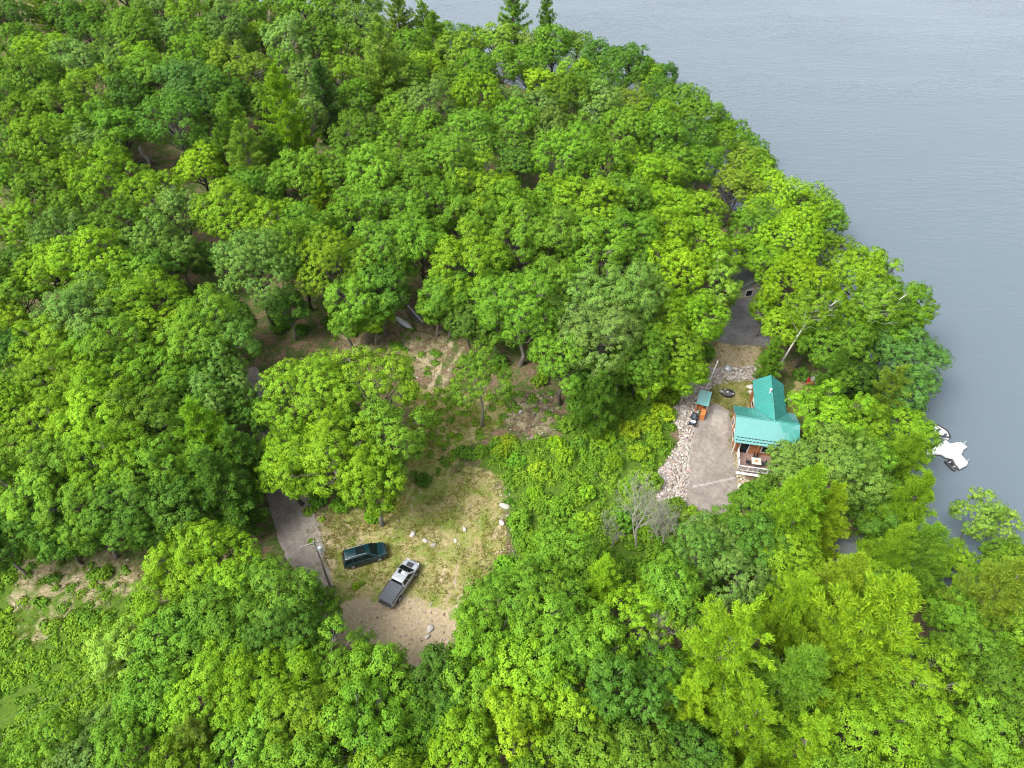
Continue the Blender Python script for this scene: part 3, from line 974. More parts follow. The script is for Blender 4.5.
# ------------------------------------------------------------------ asphalt
def asphalt(name, lo, hi, warm=0.0):
    m, nt, out = new_mat(name)
    b = nt.nodes.new('ShaderNodeBsdfPrincipled')
    b.inputs['Roughness'].default_value = .9
    b.inputs['Specular IOR Level'].default_value = .2
    a1 = noise(nt, .42, 6, .68, dist=.1)
    a2 = noise(nt, 9, 4, .7)
    c1 = ramp(nt, a1, [(.35, lo), (.68, hi)])
    c2 = ramp(nt, a2, [(.3, (.82, .82, .82)), (.7, (1.0, 1.0, 1.0))])
    vv = nt.nodes.new('ShaderNodeTexVoronoi')
    vv.feature = 'DISTANCE_TO_EDGE'
    vv.inputs['Scale'].default_value = .3
    gp = nt.nodes.new('ShaderNodeNewGeometry')
    wp = nt.nodes.new('ShaderNodeTexNoise')
    wp.inputs['Scale'].default_value = .9
    L(nt, gp.outputs['Position'], wp.inputs['Vector'])
    wm = mixc(nt, .16, gp.outputs['Position'], wp.outputs['Color'], 'ADD')
    wm2 = mixc(nt, 1.0, wm, wp.outputs['Color'], 'ADD')
    L(nt, wm2, vv.inputs['Vector'])
    crack = ramp(nt, vv.outputs['Distance'], [(.0, (.74, .73, .71)), (.014, (1, 1, 1))])
    a3 = noise(nt, 1.7, 5, .7, dist=.3)
    stain = ramp(nt, a3, [(.38, (.78, .76, .74)), (.6, (1.06, 1.05, 1.04))])
    cc = mixc(nt, 1.0, mixc(nt, 1.0, c1, c2, 'MULTIPLY'), crack, 'MULTIPLY')
    L(nt, mixc(nt, 1.0, cc, stain, 'MULTIPLY'), b.inputs['Base Color'])
    L(nt, b.outputs[0], out.inputs[0])
    return m


M['asphalt'] = asphalt('asphalt', (.2, .178, .158), (.29, .258, .226))
M['asphalt_dark'] = asphalt('asphalt_dark', (.11, .11, .115), (.165, .162, .165))
M['sand'] = asphalt('sand', (.26, .235, .2), (.35, .32, .28))
M['concrete'] = asphalt('concrete', (.3, .285, .26), (.38, .36, .335))


def sheet(name, poly_px, mat, lift, step=.5, rough_edge=.18):
    """a paved sheet that follows the ground, with a worn edge"""
    poly = gpoly(poly_px)
    # densify and roughen the outline
    pts = []
    n = len(poly)
    for i in range(n):
        a, b = poly[i], poly[(i + 1) % n]
        k = max(1, int(np.linalg.norm(b - a) / step))
        for j in range(k):
            q = a + (b - a) * j / k
            pts.append(q + NG.normal(size=2) * rough_edge * .5)
    pts = np.array(pts)
    bm = bmesh.new()
    vs = [bm.verts.new((p[0], p[1], 0)) for p in pts]
    bm.faces.new(vs)
    bmesh.ops.triangulate(bm, faces=bm.faces)
    lo, hi = pts.min(0), pts.max(0)
    for ax in (0, 1):
        for q in np.arange(lo[ax] + step, hi[ax], step):
            pc = [0, 0, 0]
            nn = [0, 0, 0]
            pc[ax] = q
            nn[ax] = 1
            bmesh.ops.bisect_plane(bm, geom=bm.verts[:] + bm.edges[:] + bm.faces[:], plane_co=pc, plane_no=nn)
    P = np.array([v.co[:2] for v in bm.verts])
    Z = ground_v(P) + lift
    for v, z in zip(bm.verts, Z):
        v.co.z = z
    bmesh.ops.recalc_face_normals(bm, faces=bm.faces)
    if sum(f.normal.z for f in bm.faces) < 0:
        bmesh.ops.reverse_faces(bm, faces=bm.faces)
    me = bpy.data.meshes.new(name)
    bm.to_mesh(me)
    bm.free()
    me.polygons.foreach_set('use_smooth', [True] * len(me.polygons))
    me.materials.append(M[mat])
    o = bpy.data.objects.new(name, me)
    COL.objects.link(o)
    return tag(o, kind='structure')


sheet('road', [(318, 612), (298, 580), (280, 545), (270, 510), (262, 470), (256, 430), (244, 396), (238, 372), (256, 366), (264, 382), (278, 420), (292, 462), (310, 500), (322, 540), (332, 580), (344, 624), (330, 640)], 'asphalt', .05)
sheet('driveway', [(704, 408), (716, 404), (729, 410), (732, 440), (736, 476), (738, 500), (724, 530), (694, 524), (688, 500), (690, 450), (696, 420)], 'asphalt', .06)
sheet('driveway_apron', [(714, 409), (727, 413), (728, 432), (719, 437), (711, 426)], 'sand', .075, .4, .12)
sheet('driveway_joint', [(692, 486), (735, 477), (735.4, 479), (692.2, 488.4)], 'concrete', .08, .4, .05)
sheet('upper_driveway', [(712, 342), (722, 330), (730, 306), (742, 292), (764, 292), (768, 320), (770, 346), (740, 346)], 'asphalt_dark', .06)


# ------------------------------------------------------------------ low plants, grass, stones (nobody could count them)
def scatter(poly, n, g, keep=None):
    lo, hi = poly.min(0), poly.max(0)
    out_ = []
    while sum(len(o) for o in out_) < n:
        q = g.uniform(lo, hi, (n * 2, 2))
        q = q[inside(q, poly)]
        out_.append(q)
    return np.vstack(out_)[:n]


def lush_mesh():
    """low mounds of leaves of very uneven height"""
    g = np.random.default_rng(5)
    Q = np.vstack([scatter(P_LUSH1, 1250, g), scatter(P_LUSH2, 1150, g), scatter(P_GRASSTRACK, 90, g), scatter(P_LITTER, 40, g), scatter(P_ROADSIDE, 14, g), scatter(P_BRUSH, 14, g)])
    bad = np.zeros(len(Q), bool)
    for p in (P_LOT, P_BANK):
        bad |= sdist(Q, p) > -.1
    bad |= (sdist(Q, P_BARE2) > 0) & (g.uniform(size=len(Q)) < .85)
    bad |= (wob(Q, 2.0) > .42)
    Q = Q[~bad]
    n0 = len(Q)
    rad = g.uniform(.35, .75, n0) * (.75 + .5 * sstep(-.5, .5, wob(Q + 9, 2.6)))
    per = (rad * rad * 150 + 18).astype(int)
    idx = np.repeat(np.arange(n0), per)
    n = len(idx)
    dd = unit(g.normal(size=(n, 3)) + np.array([0, 0, .45]))
    dd[:, 2] = np.abs(dd[:, 2])
    up = rad * g.uniform(.7, 1.5, n0)
    low = ~inside(Q, P_LUSH1)
    up = np.where(low, up * .45, up)
    P = np.column_stack([Q, ground_v(Q)])[idx] + dd * np.stack([rad, rad, up], 1)[idx] * (g.uniform(.1, 1, (n, 1)) ** .35)
    V, F = leaves(P, unit(dd * .9 + np.array([0, 0, .4]) + g.normal(size=(n, 3)) * .35), .125, g)
    ct = g.uniform(-.3, .3, n0) + .35 * wob(Q, 5)
    return np_mesh('undergrowth', V, F, 'leaf', np.clip(.45 + ct[idx] + g.normal(size=n) * .15, 0, 1))


ug = bpy.data.objects.new('undergrowth', lush_mesh())
COL.objects.link(ug)
ug.color = (.112, .232, .016, 1)
tag(ug, 'low bright green leafy plants covering the slope between lot and driveway', 'undergrowth', kind='stuff')


def grass_mesh():
    g = np.random.default_rng(6)
    Q = np.vstack([scatter(P_LOT, 5200, g), scatter(P_GRASSTRACK, 2600, g), scatter(P_YARD, 1500, g), scatter(P_YARD2, 500, g), scatter(P_LITTER, 600, g), scatter(P_ROADSIDE, 500, g), scatter(P_BARE2, 500, g)])
    dens = sstep(-.5, .4, wob(Q, 1.6) + .5 * wob(Q + 40, 4)) 
    ok = (sdist(Q, P_DIRT) < -.3) & (g.uniform(size=len(Q)) < .15 + .85 * dens)
    Q = Q[ok]
    per = 7
    idx = np.repeat(np.arange(len(Q)), per)
    n = len(idx)
    P = np.column_stack([Q, ground_v(Q)])[idx] + np.column_stack([g.normal(size=(n, 2)) * .14, np.full(n, .07)])
    td = unit(np.column_stack([g.normal(size=(n, 2)) * .7, np.full(n, 1.0)]))
    V, F = leaves(P, unit(g.normal(size=(n, 3))), .14, g, aspect=.16, tangent=td, fold=.02)
    ct = .4 * wob(Q, 1.3)
    return np_mesh('grass', V, F, 'needle', np.clip(.5 + ct[idx] + g.normal(size=n) * .25, 0, 1))


gr = bpy.data.objects.new('grass', grass_mesh())
COL.objects.link(gr)
gr.color = (.19, .2, .04, 1)
tag(gr, 'short dry olive grass on the clearing and cabin yard', 'grass', kind='stuff')


def rock_geo(seed, sub=1, sharp=.28, cuts=5):
    g = np.random.default_rng(seed)
    bm = bmesh.new()
    bmesh.ops.create_icosphere(bm, subdivisions=sub, radius=1)
    V = np.array([v.co[:] for v in bm.verts])
    F = np.array([[v.index for v in f.verts] for f in bm.faces])
    bm.free()
    for k in range(cuts):
        d = unit(g.normal(size=3))
        cut = g.uniform(.45, .8)
        dd = V @ d
        V = V - np.clip(dd - cut, 0, None)[:, None] * d
    V = V * (1 + g.normal(size=(len(V), 1)) * sharp * .25)
    V *= np.array([1, g.uniform(.6, .95), g.uniform(.45, .75)])
    return V, F


ROCKG = [rock_geo(200 + i) for i in range(10)]


def rubble(name, polys, counts, smin, smax, mat, seed, avoid=()):
    g = np.random.default_rng(seed)
    Q = np.vstack([scatter(p, c, g) for p, c in zip(polys, counts)])
    for a in avoid:
        Q = Q[sdist(Q, a) < -.1]
    Z = ground_v(Q)
    Vs, Fs, Ts, o = [], [], [], 0
    for q, z in zip(Q, Z):
        V, F = ROCKG[int(g.integers(10))]
        s = smin + (smax - smin) * g.uniform() ** 2.2
        a = g.uniform(0, 6.28)
        Rm = np.array([[math.cos(a), -math.sin(a), 0], [math.sin(a), math.cos(a), 0], [0, 0, 1]])
        Vs.append((V * s) @ Rm.T + np.array([q[0], q[1], z + s * .15]))
        Fs.append(F + o)
        Ts.append(np.full(len(F), g.uniform()))
        o += len(V)
    me = np_mesh(name, np.vstack(Vs), np.vstack(Fs), mat, np.concatenate(Ts))
    ob = bpy.data.objects.new(name, me)
    COL.objects.link(ob)
    return ob


mat, nt, out = new_mat('rubble')
bs = nt.nodes.new('ShaderNodeBsdfPrincipled')
bs.inputs['Roughness'].default_value = .95
a = nt.nodes.new('ShaderNodeAttribute')
a.attribute_name = 'tint'
L(nt, ramp(nt, a.outputs['Fac'], [(0, (.12, .09, .07)), (.3, (.22, .175, .14)), (.65, (.31, .27, .24)), (1, (.44, .41, .37))]), bs.inputs['Base Color'])
L(nt, bs.outputs[0], out.inputs[0])
M['rubble'] = mat
P_DRV = gpoly([(704, 408), (716, 404), (729, 410), (732, 440), (736, 476), (738, 500), (724, 530), (694, 524), (688, 500), (690, 450), (696, 420)])
rb = rubble('rubble', [P_BANK, P_FRONT], [4200, 380], .045, .27, mat, 8, [P_DRV])
tag(rb, 'loose broken grey and pinkish stones on the bank along the driveway', 'rubble', kind='stuff')
P_LOTEDGE = gpoly([(494, 480), (514, 490), (520, 560), (480, 604), (462, 600), (500, 548), (500, 510)])
rb2 = rubble('gravel', [P_LOT, P_DIRT, P_BRUSH, P_LITTER, P_LOTEDGE, P_TRACK, P_BARE2], [300, 260, 170, 140, 320, 90, 70], .03, .17, mat, 9)
tag(rb2, 'scattered small stones on the dirt of the clearing', 'gravel', kind='stuff')


def twigs():
    g = np.random.default_rng(12)
    tb = MB()
    for poly, n in ((P_BRUSH, 260), (P_LITTER, 110), (P_BARE2, 70), (P_LOTEDGE, 60)):
        for q in scatter(poly, n, g):
            z = gz(q[0], q[1])
            a = g.uniform(0, 6.28)
            ln = g.uniform(.3, 1.3)
            d = np.array([math.cos(a), math.sin(a), g.uniform(0, .3)]) * ln
            p = np.array([q[0], q[1], z + .06])
            tb.tube([p - d * .5 + np.array([0, 0, .05]), p + g.normal(size=3) * .05, p + d * .5], [.022, .02, .01], 3, False)
    return tb.mesh('brushwood', 'bark')


bw = bpy.data.objects.new('brushwood', twigs())
COL.objects.link(bw)
tag(bw, 'dry cut twigs and branches strewn over the bare soil patches', 'brushwood', kind='stuff')

# ------------------------------------------------------------------ the cabin with the green metal roof
LANDMARK = []       # (phrase for the labels, direction seen from the drone)


def frame_at(pt, rz):
    c, s = math.cos(rz), math.sin(rz)

    def f(x, y, z):
        return (pt[0] + c * x - s * y, pt[1] + s * x + c * y, z)
    return f


def cabin():
    gr_ = at(752, 444)
    z0 = gr_[2]
    ZR, ZE = 4.35, 2.95
    A = at_z(736, 415.8, z0 + ZR)
    B = at_z(793.4, 423.6, z0 + ZR)
    T = at_z(775, 420.6, z0 + ZR)
    E = at_z(771, 374.5, z0 + ZR)
    rz = math.atan2(B[1] - A[1], B[0] - A[0])
    Lw = float(np.linalg.norm(B[:2] - A[:2])) + .8
    tx = float(np.linalg.norm(T[:2] - A[:2]))
    wl = float(np.linalg.norm(E[:2] - T[:2]))
    c = empty('cabin', (A[0], A[1], z0), rz)
    tag(c, 'small wooden cabin under a bright green metal gable roof with a rear wing', 'cabin')
    hw, ww = 3.05, 1.95
    # roof: two slopes of the main block, two of the wing
    rf = MB()
    th = .1
    rf.slab([(0, 0, ZR), (0, -hw, ZE), (Lw, -hw, ZE), (Lw, 0, ZR)], th)
    rf.slab([(0, 0, ZR), (Lw, 0, ZR), (Lw, hw, ZE), (0, hw, ZE)], th)
    rf.slab([(tx, .02, ZR + .006), (tx, wl, ZR + .006), (tx - ww, wl, ZE), (tx - ww, hw, ZE + .006)], th)
    rf.slab([(tx, wl, ZR + .006), (tx, .02, ZR + .006), (tx + ww, hw, ZE + .006), (tx + ww, wl, ZE)], th)
    roof = rf.build('roof', 'teal_metal', c)
    sm = MB()
    k = .42
    for i in range(int(Lw / k) + 1):
        x = min(.03 + i * k, Lw - .03)
        d = math.hypot(hw, ZR - ZE)
        an = math.atan2(ZR - ZE, hw)
        sm.box((x, -hw / 2, (ZR + ZE) / 2 + .012), (.035, d, .03), (an, 0, 0))
        if abs(x - tx) > ww:
            sm.box((x, hw / 2, (ZR + ZE) / 2 + .012), (.035, d, .03), (-an, 0, 0))
    d = math.hypot(ww, ZR - ZE)
    an = math.atan2(ZR - ZE, ww)
    y = hw + .1
    while y < wl:
        sm.box((tx - ww / 2, y, (ZR + ZE) / 2 + .015), (d, .035, .03), (0, -an, 0))
        sm.box((tx + ww / 2, y, (ZR + ZE) / 2 + .015), (d, .035, .03), (0, an, 0))
        y += k
    sm.build('standing_seam', 'teal_metal', roof)
    rc = MB()
    rc.tube([(0, 0, ZR + .02), (Lw, 0, ZR + .02)], .07, 6)
    rc.tube([(tx, .05, ZR + .03), (tx, wl, ZR + .03)], .07, 6)
    rc.tube([(tx, 0.05, ZR + .02), (tx - ww, hw, ZE + .03)], .04, 5)
    rc.tube([(tx, 0.05, ZR + .02), (tx + ww, hw, ZE + .03)], .04, 5)
    rc.build('ridge_cap', 'teal_metal', roof)
    for row, o in ((.28, 0), (.62, .21)):
        sg = MB()
        yy = -hw + row
        zz = ZE + (ZR - ZE) * row / hw
        sg.box((Lw / 2, yy, zz + .05), (Lw - .3, .03, .03))
        for i in range(int(Lw / .42)):
            sg.box((.25 + o + i * .42, yy, zz + .04), (.14, .09, .1))
        sg.build('snow_guard', 'black_plastic', roof)
    vp = MB()
    vp.tube([(tx - .25, wl * .62, ZR - .3), (tx - .25, wl * .62, ZR + .42)], .1, 10)
    vp.tube([(tx - .25, wl * .62, ZR + .38), (tx - .25, wl * .62, ZR + .46)], .15, 10)
    vp.build('vent_pipe', 'white_paint', roof)
    # walls
    wm = MB()
    ov = .35
    x0, x1, y0, y1 = ov, Lw - ov, -hw + .75, hw - .3
    wm.box(((x0 + x1) / 2, (y0 + y1) / 2, 1.2), (x1 - x0, y1 - y0, 3.3))
    for xx in (x0, x1):
        wm.add([(xx - .04, y0, 2.85), (xx + .04, y0, 2.85), (xx - .04, y1, 2.85), (xx + .04, y1, 2.85), (xx - .04, 0, ZR - .14), (xx + .04, 0, ZR - .14)],
               [(0, 2, 4), (1, 5, 3), (0, 4, 5, 1), (2, 3, 5, 4)])
    wm.box((tx, (y1 + wl - .3) / 2, 1.2), (2 * ww - .5, wl - .3 - y1, 3.2))
    yw = wl - .3
    wm.add([(tx - ww + .25, yw - .04, 2.8), (tx + ww - .25, yw - .04, 2.8), (tx, yw - .04, ZR - .16), (tx - ww + .25, yw + .04, 2.8), (tx + ww - .25, yw + .04, 2.8), (tx, yw + .04, ZR - .16)],
           [(0, 1, 2), (3, 5, 4), (0, 2, 5, 3), (1, 4, 5, 2)])
    wm.build('wall', 'cedar', c)
    cl = MB()
    z = .1
    while z < 2.8:
        cl.box(((x0 + x1) / 2, y0 - .012, z), (x1 - x0, .03, .035))
        cl.box((x0 - .012, (y0 + y1) / 2, z), (.03, y1 - y0, .035))
        z += .24
    cl.build('cladding', 'cedar', c)
    # doors, windows
    dr = MB().box((1.55, y0 - .02, 1.05), (.95, .05, 2.1)).build('door', 'glass', c)
    fr = MB()
    fr.box((1.02, y0 - .03, 1.06), (.1, .08, 2.2)).box((2.08, y0 - .03, 1.06), (.1, .08, 2.2)).box((1.55, y0 - .03, 2.2), (1.16, .08, .1))
    fr.build('door_frame', 'white_paint', dr)
    MB().box((1.94, y0 - .09, 1.0), (.04, .08, .12)).build('handle', 'metal_grey', dr)
    for wx, wy, ax in ((4.2, y0, 0), (6.6, y0, 0), (x0, -.6, 1), (x0, 1.5, 1), (tx - ww + .25, hw + 2.2, 1), (tx + ww - .25, hw + 2.2, 2)):
        sg_ = -1 if ax < 2 else 1
        dd = (1.1, .06, 1.0) if ax == 0 else (.06, 1.0, 1.0)
        off = (0, sg_ * .03, 0) if ax == 0 else (sg_ * .03, 0, 0)
        wv = MB().box((wx + off[0], wy + off[1], 1.55), dd).build('window', 'glass', c)
        fm = MB()
        for s in (-1, 1):
            if ax == 0:
                fm.box((wx + s * .6, wy - .05, 1.55), (.1, .08, 1.2)).box((wx, wy - .05, 1.55 + s * .55), (1.1, .08, .1))
            else:
                fm.box((wx + sg_ * .05, wy + s * .55, 1.55), (.08, .1, 1.2)).box((wx + sg_ * .05, wy, 1.55 + s * .55), (.08, 1.0, .1))
        fm.build('window_frame', 'white_paint', wv)
    # eave posts
    for px_ in (.2, 3.0, 5.6, Lw - .2):
        MB().box((px_, -hw + .12, 1.35), (.13, .13, 3.0)).build('porch_post', 'white_paint' if px_ < 1 else 'cedar', c, bevel=.015)
    # deck in front
    dx0, dx1, dy0, dy1 = .9, 5.4, -hw - 2.25, y0 - .06
    dk = MB()
    yb = dy0
    while yb < dy1:
        dk.box(((dx0 + dx1) / 2, yb + .07, .42), (dx1 - dx0, .135, .05))
        yb += .15
    dk.box(((dx0 + dx1) / 2, (dy0 + dy1) / 2, .27), (dx1 - dx0 - .2, dy1 - dy0 - .2, .2))
    deck = dk.build('deck', 'deck_wood', c)
    for xx in (dx0 + .2, dx1 - .2):
        for yy in (dy0 + .25, dy1 - .6):
            MB().box((xx, yy, -.1), (.14, .14, .7)).build('deck_leg', 'deck_wood', deck)

    def rail(pts, gap=1.1):
        r = MB()
        for a, b in zip(pts[:-1], pts[1:]):
            a, b = np.array(a), np.array(b)
            ln = np.linalg.norm(b - a)
            an = math.atan2(b[1] - a[1], b[0] - a[0])
            m = (a + b) / 2
            r.box((m[0], m[1], 1.42), (ln + .1, .13, .06), (0, 0, an))
            r.box((m[0], m[1], .62), (ln, .06, .07), (0, 0, an))
            n = max(1, int(ln / gap))
            for i in range(n + 1):
                p = a + (b - a) * i / n
                r.box((p[0], p[1], .92), (.1, .1, 1.0))
            nb = int(ln / .16)
            for i in range(1, nb):
                p = a + (b - a) * i / nb
                r.box((p[0], p[1], 1.0), (.035, .035, .75))
        return r.build('railing', 'white_paint', deck)
    rail([(dx0, dy1 - .2), (dx0, dy1 - 1.6)])
    rail([(dx0, dy0 + .9), (dx0, dy0), (dx1, dy0)])
    rail([(dx1, dy0), (dx1, dy0 + 1.4)])
    st = MB()
    for i in range(3):
        st.box((dx0 - .2 - i * .3, dy0 + 1.35, .3 - i * .16), (.3, .95, .06))
    st.build('step', 'deck_wood', deck)
    sb = MB()
    sb.box((2.1, dy0 - .42, .52), (2.9, .34, .07)).box((.75, dy0 - .42, .2), (.1, .3, .7)).box((3.45, dy0 - .42, .2), (.1, .3, .7))
    sb.build('side_bench', 'white_paint', deck)
    F = frame_at((A[0], A[1]), rz)

    # table and chairs on the deck: things of their own
    tp = F(3.0, dy0 + 1.25, z0 + .45)
    t = empty('deck_table', tp, rz)
    tag(t, 'square cream topped table on the cabin deck among dark chairs', 'table')
    MB().box((0, 0, .73), (1.15, 1.05, .06)).build('table_top', 'pale_rock', t, bevel=.02)
    MB().tube([(0, 0, .76), (0, 0, .8)], .18, 10).build('centrepiece', 'orange_wood', t)
    for sx in (-1, 1):
        for sy in (-1, 1):
            MB().tube([(sx * .48, sy * .43, 0), (sx * .46, sy * .42, .7)], .03, 6).build('leg', 'black_plastic', t)

    def chair(x, y, a, lab):
        ch = empty('deck_chair', F(x, y, z0 + .45), rz + a)
        tag(ch, lab, 'chair', 'dark chairs around the deck table')
        MB().box((0, 0, .44), (.5, .5, .05)).build('seat', 'black_plastic', ch, bevel=.015)
        MB().box((0, .25, .72), (.5, .05, .5), (-.15, 0, 0)).build('backrest', 'black_plastic', ch, bevel=.015)
        for sx in (-1, 1):
            for sy in (-1, 1):
                MB().tube([(sx * .22, sy * .22, 0), (sx * .21, sy * .2, .42)], .02, 5).build('leg', 'black_plastic', ch)
    chair(3.0, dy0 + 2.15, 0, 'dark deck chair between the cream table and the cabin wall')
    chair(3.9, dy0 + 1.3, -math.pi / 2, 'dark deck chair at the lakeward end of the cream table')
    chair(2.1, dy0 + 1.2, math.pi / 2, 'dark deck chair between the cream table and the deck steps')
    chair(3.1, dy0 + .4, math.pi, 'dark deck chair between the cream table and the outer white railing')
    LANDMARK.append(('the green roofed cabin', 764, 412))
    return F, z0


cabF, cabZ = cabin()


# ------------------------------------------------------------------ little green-roofed wood store beside the drive
def wood_store():
    p = at(700, 413)
    a = math.atan2(*(np.array(at(706, 398))[:2] - np.array(at(702, 414))[:2])[::-1]) - math.pi / 2
    s = empty('wood_store', (p[0], p[1], p[2]), a)
    tag(s, 'little lean-to wood store with a green metal roof and orange boarded front', 'shed')
    w, d = 1.55, 2.1
    MB().slab([(-w / 2, -.25, 1.75), (w / 2, -.25, 1.75), (w / 2, d, 2.1), (-w / 2, d, 2.1)], .06).build('roof', 'teal_metal', s)
    for sx in (-1, 1):
        MB().box((sx * (w / 2 - .12), 0, .8), (.1, .1, 1.8)).build('post', 'orange_wood', s)
        MB().box((sx * (w / 2 - .12), d - .2, .95), (.1, .1, 2.1)).build('post', 'orange_wood', s)
    MB().box((0, d - .2, .9), (w - .34, .05, 1.7)).build('back_wall', 'orange_wood', s)
    MB().box((w / 2 - .42, -.62, .5), (.6, 1.1, 1.05)).build('board_box', 'orange_wood', s, bevel=.02)
    lg = MB()
    g = np.random.default_rng(4)
    for i in range(5):
        for j in range(6):
            lg.tube([(-.5 + i * .16, .4, .12 + j * .2), (-.5 + i * .16 + g.normal() * .02, 1.5, .12 + j * .2)], .085, 6)
    lg.build('stacked_firewood', 'orange_wood', s)
    LANDMARK.append(('the little wood store', 700, 404))


wood_store()


def wheel(parent, x, y, r, wd, name='wheel', rimr=.62):
    wb_ = MB().tube([(0, -wd / 2, 0), (0, -wd / 2 * .7, 0), (0, wd / 2 * .7, 0), (0, wd / 2, 0)], [r * .9, r, r, r * .9], 20)
    w_ = wb_.build(name, 'tyre', parent, loc=(x, y, r))
    for q in w_.data.polygons:
        pass
    rb_ = MB().tube([(0, -wd / 2 - .01, 0), (0, wd / 2 + .01, 0)], [r * rimr, r * rimr], 14)
    for k in range(5):
        a = k * 1.2566
        rb_.box((math.cos(a) * r * .35, (wd / 2 + .02) * (1 if y > 0 else -1), math.sin(a) * r * .35), (.06, .02, r * .5), (0, -a + math.pi / 2, 0))
    rb_.build('rim', 'rim', w_)
    return w_


def loft_x(stations, n_corner=3):
    """stations (x, half width, z bottom, z top, corner radius) -> rings around the car's length"""
    rings = []
    for x, hw, zb, zt, cr in stations:
        ring = [(x, -hw * .94, zb), (x, hw * .94, zb), (x, hw, zb + .18), (x, hw, zt - cr)]
        for k in range(1, n_corner + 1):
            a = k / n_corner * math.pi / 2
            ring.append((x, hw - cr + cr * math.cos(a), zt - cr + cr * math.sin(a)))
        ring.append((x, 0, zt + .02))
        for k in range(n_corner, 0, -1):
            a = k / n_corner * math.pi / 2
            ring.append((x, -(hw - cr + cr * math.cos(a)), zt - cr + cr * math.sin(a)))
        ring += [(x, -hw, zt - cr), (x, -hw, zb + .18)]
        rings.append(ring)
    return rings


def greenhouse(x0, x1, xr0, xr1, hb, hr, zb, zr):
    """glasshouse as horizontal rings with rounded corners"""
    def ring(a, b, h, z, c):
        return [(a, -h + c, z), (a, h - c, z), (a + c, h, z), (b - c, h, z), (b, h - c * 1.2, z), (b + .06, 0, z), (b, -h + c * 1.2, z), (b - c, -h, z), (a + c, -h, z)]
    return [ring(x0, x1, hb, zb, .1), ring(xr0, xr1, hr, zr - .06, .1), ring(xr0 + .1, xr1 - .12, hr - .1, zr, .1)]


def quadpanel(mb, p, off, th=.012):
    """glass set a little proud of the sloping side it lies on"""
    q = [Vector(x) for x in p]
    n = (q[1] - q[0]).cross(q[3] - q[0]).normalized()
    mb.slab([x + n * off for x in q], th)


def lerp(a, b, t):
    return tuple(x + (y - x) * t for x, y in zip(a, b))


def side_glass(car, x0, x1, xr0, xr1, hb, hr, zb, zr, cuts, front=True, rear=True, mat='glass'):
    zt = zr - .06
    for s in (1, -1):
        for a, b in cuts:
            def P(t, v):
                lo = (x0 + .1 + (x1 - x0 - .2) * t, s * hb, zb)
                hi = (xr0 + .1 + (xr1 - xr0 - .2) * t, s * hr, zt)
                return lerp(lo, hi, v)
            q = [P(a, .12), P(b, .12), P(b, .9), P(a, .9)]
            if s == 1:
                q = q[::-1]
            m = MB()
            quadpanel(m, q, .012)
            m.build('side_window', mat, car)
    if front:
        m = MB()
        quadpanel(m, [lerp((x1, -hb + .1, zb), (xr1, -hr + .1, zt), .08), lerp((x1, hb - .1, zb), (xr1, hr - .1, zt), .08), lerp((x1, hb - .1, zb), (xr1, hr - .1, zt), .94), lerp((x1, -hb + .1, zb), (xr1, -hr + .1, zt), .94)], .085, .03)
        m.build('windscreen', mat, car)
    if rear:
        m = MB()
        quadpanel(m, [lerp((x0, hb - .1, zb), (xr0, hr - .1, zt), .15), lerp((x0, -hb + .1, zb), (xr0, -hr + .1, zt), .15), lerp((x0, -hb + .1, zb), (xr0, -hr + .1, zt), .9), lerp((x0, hb - .1, zb), (xr0, hr - .1, zt), .9)], .012)
        m.build('rear_window', mat, car)


def lamps(car, xf, xr, hw, zf, zr_):
    for s in (-1, 1):
        MB().box((xf, s * (hw - .28), zf), (.14, .4, .17)).build('headlight', 'headlamp', car, bevel=.03)
        MB().box((xr, s * (hw - .14), zr_), (.1, .2, .32)).build('taillight', 'taillamp', car, bevel=.02)


def arches(car, xs, hw, r):
    for x in xs:
        for s in (-1, 1):
            m = MB()
            pts = []
            for k in range(9):
                a = math.pi * k / 8
                pts.append((x + math.cos(a) * (r + .07), s * (hw + .005), r + math.sin(a) * (r + .07)))
            m.tube(pts, .05, 5)
            m.build('wheel_arch', 'black_plastic', car)


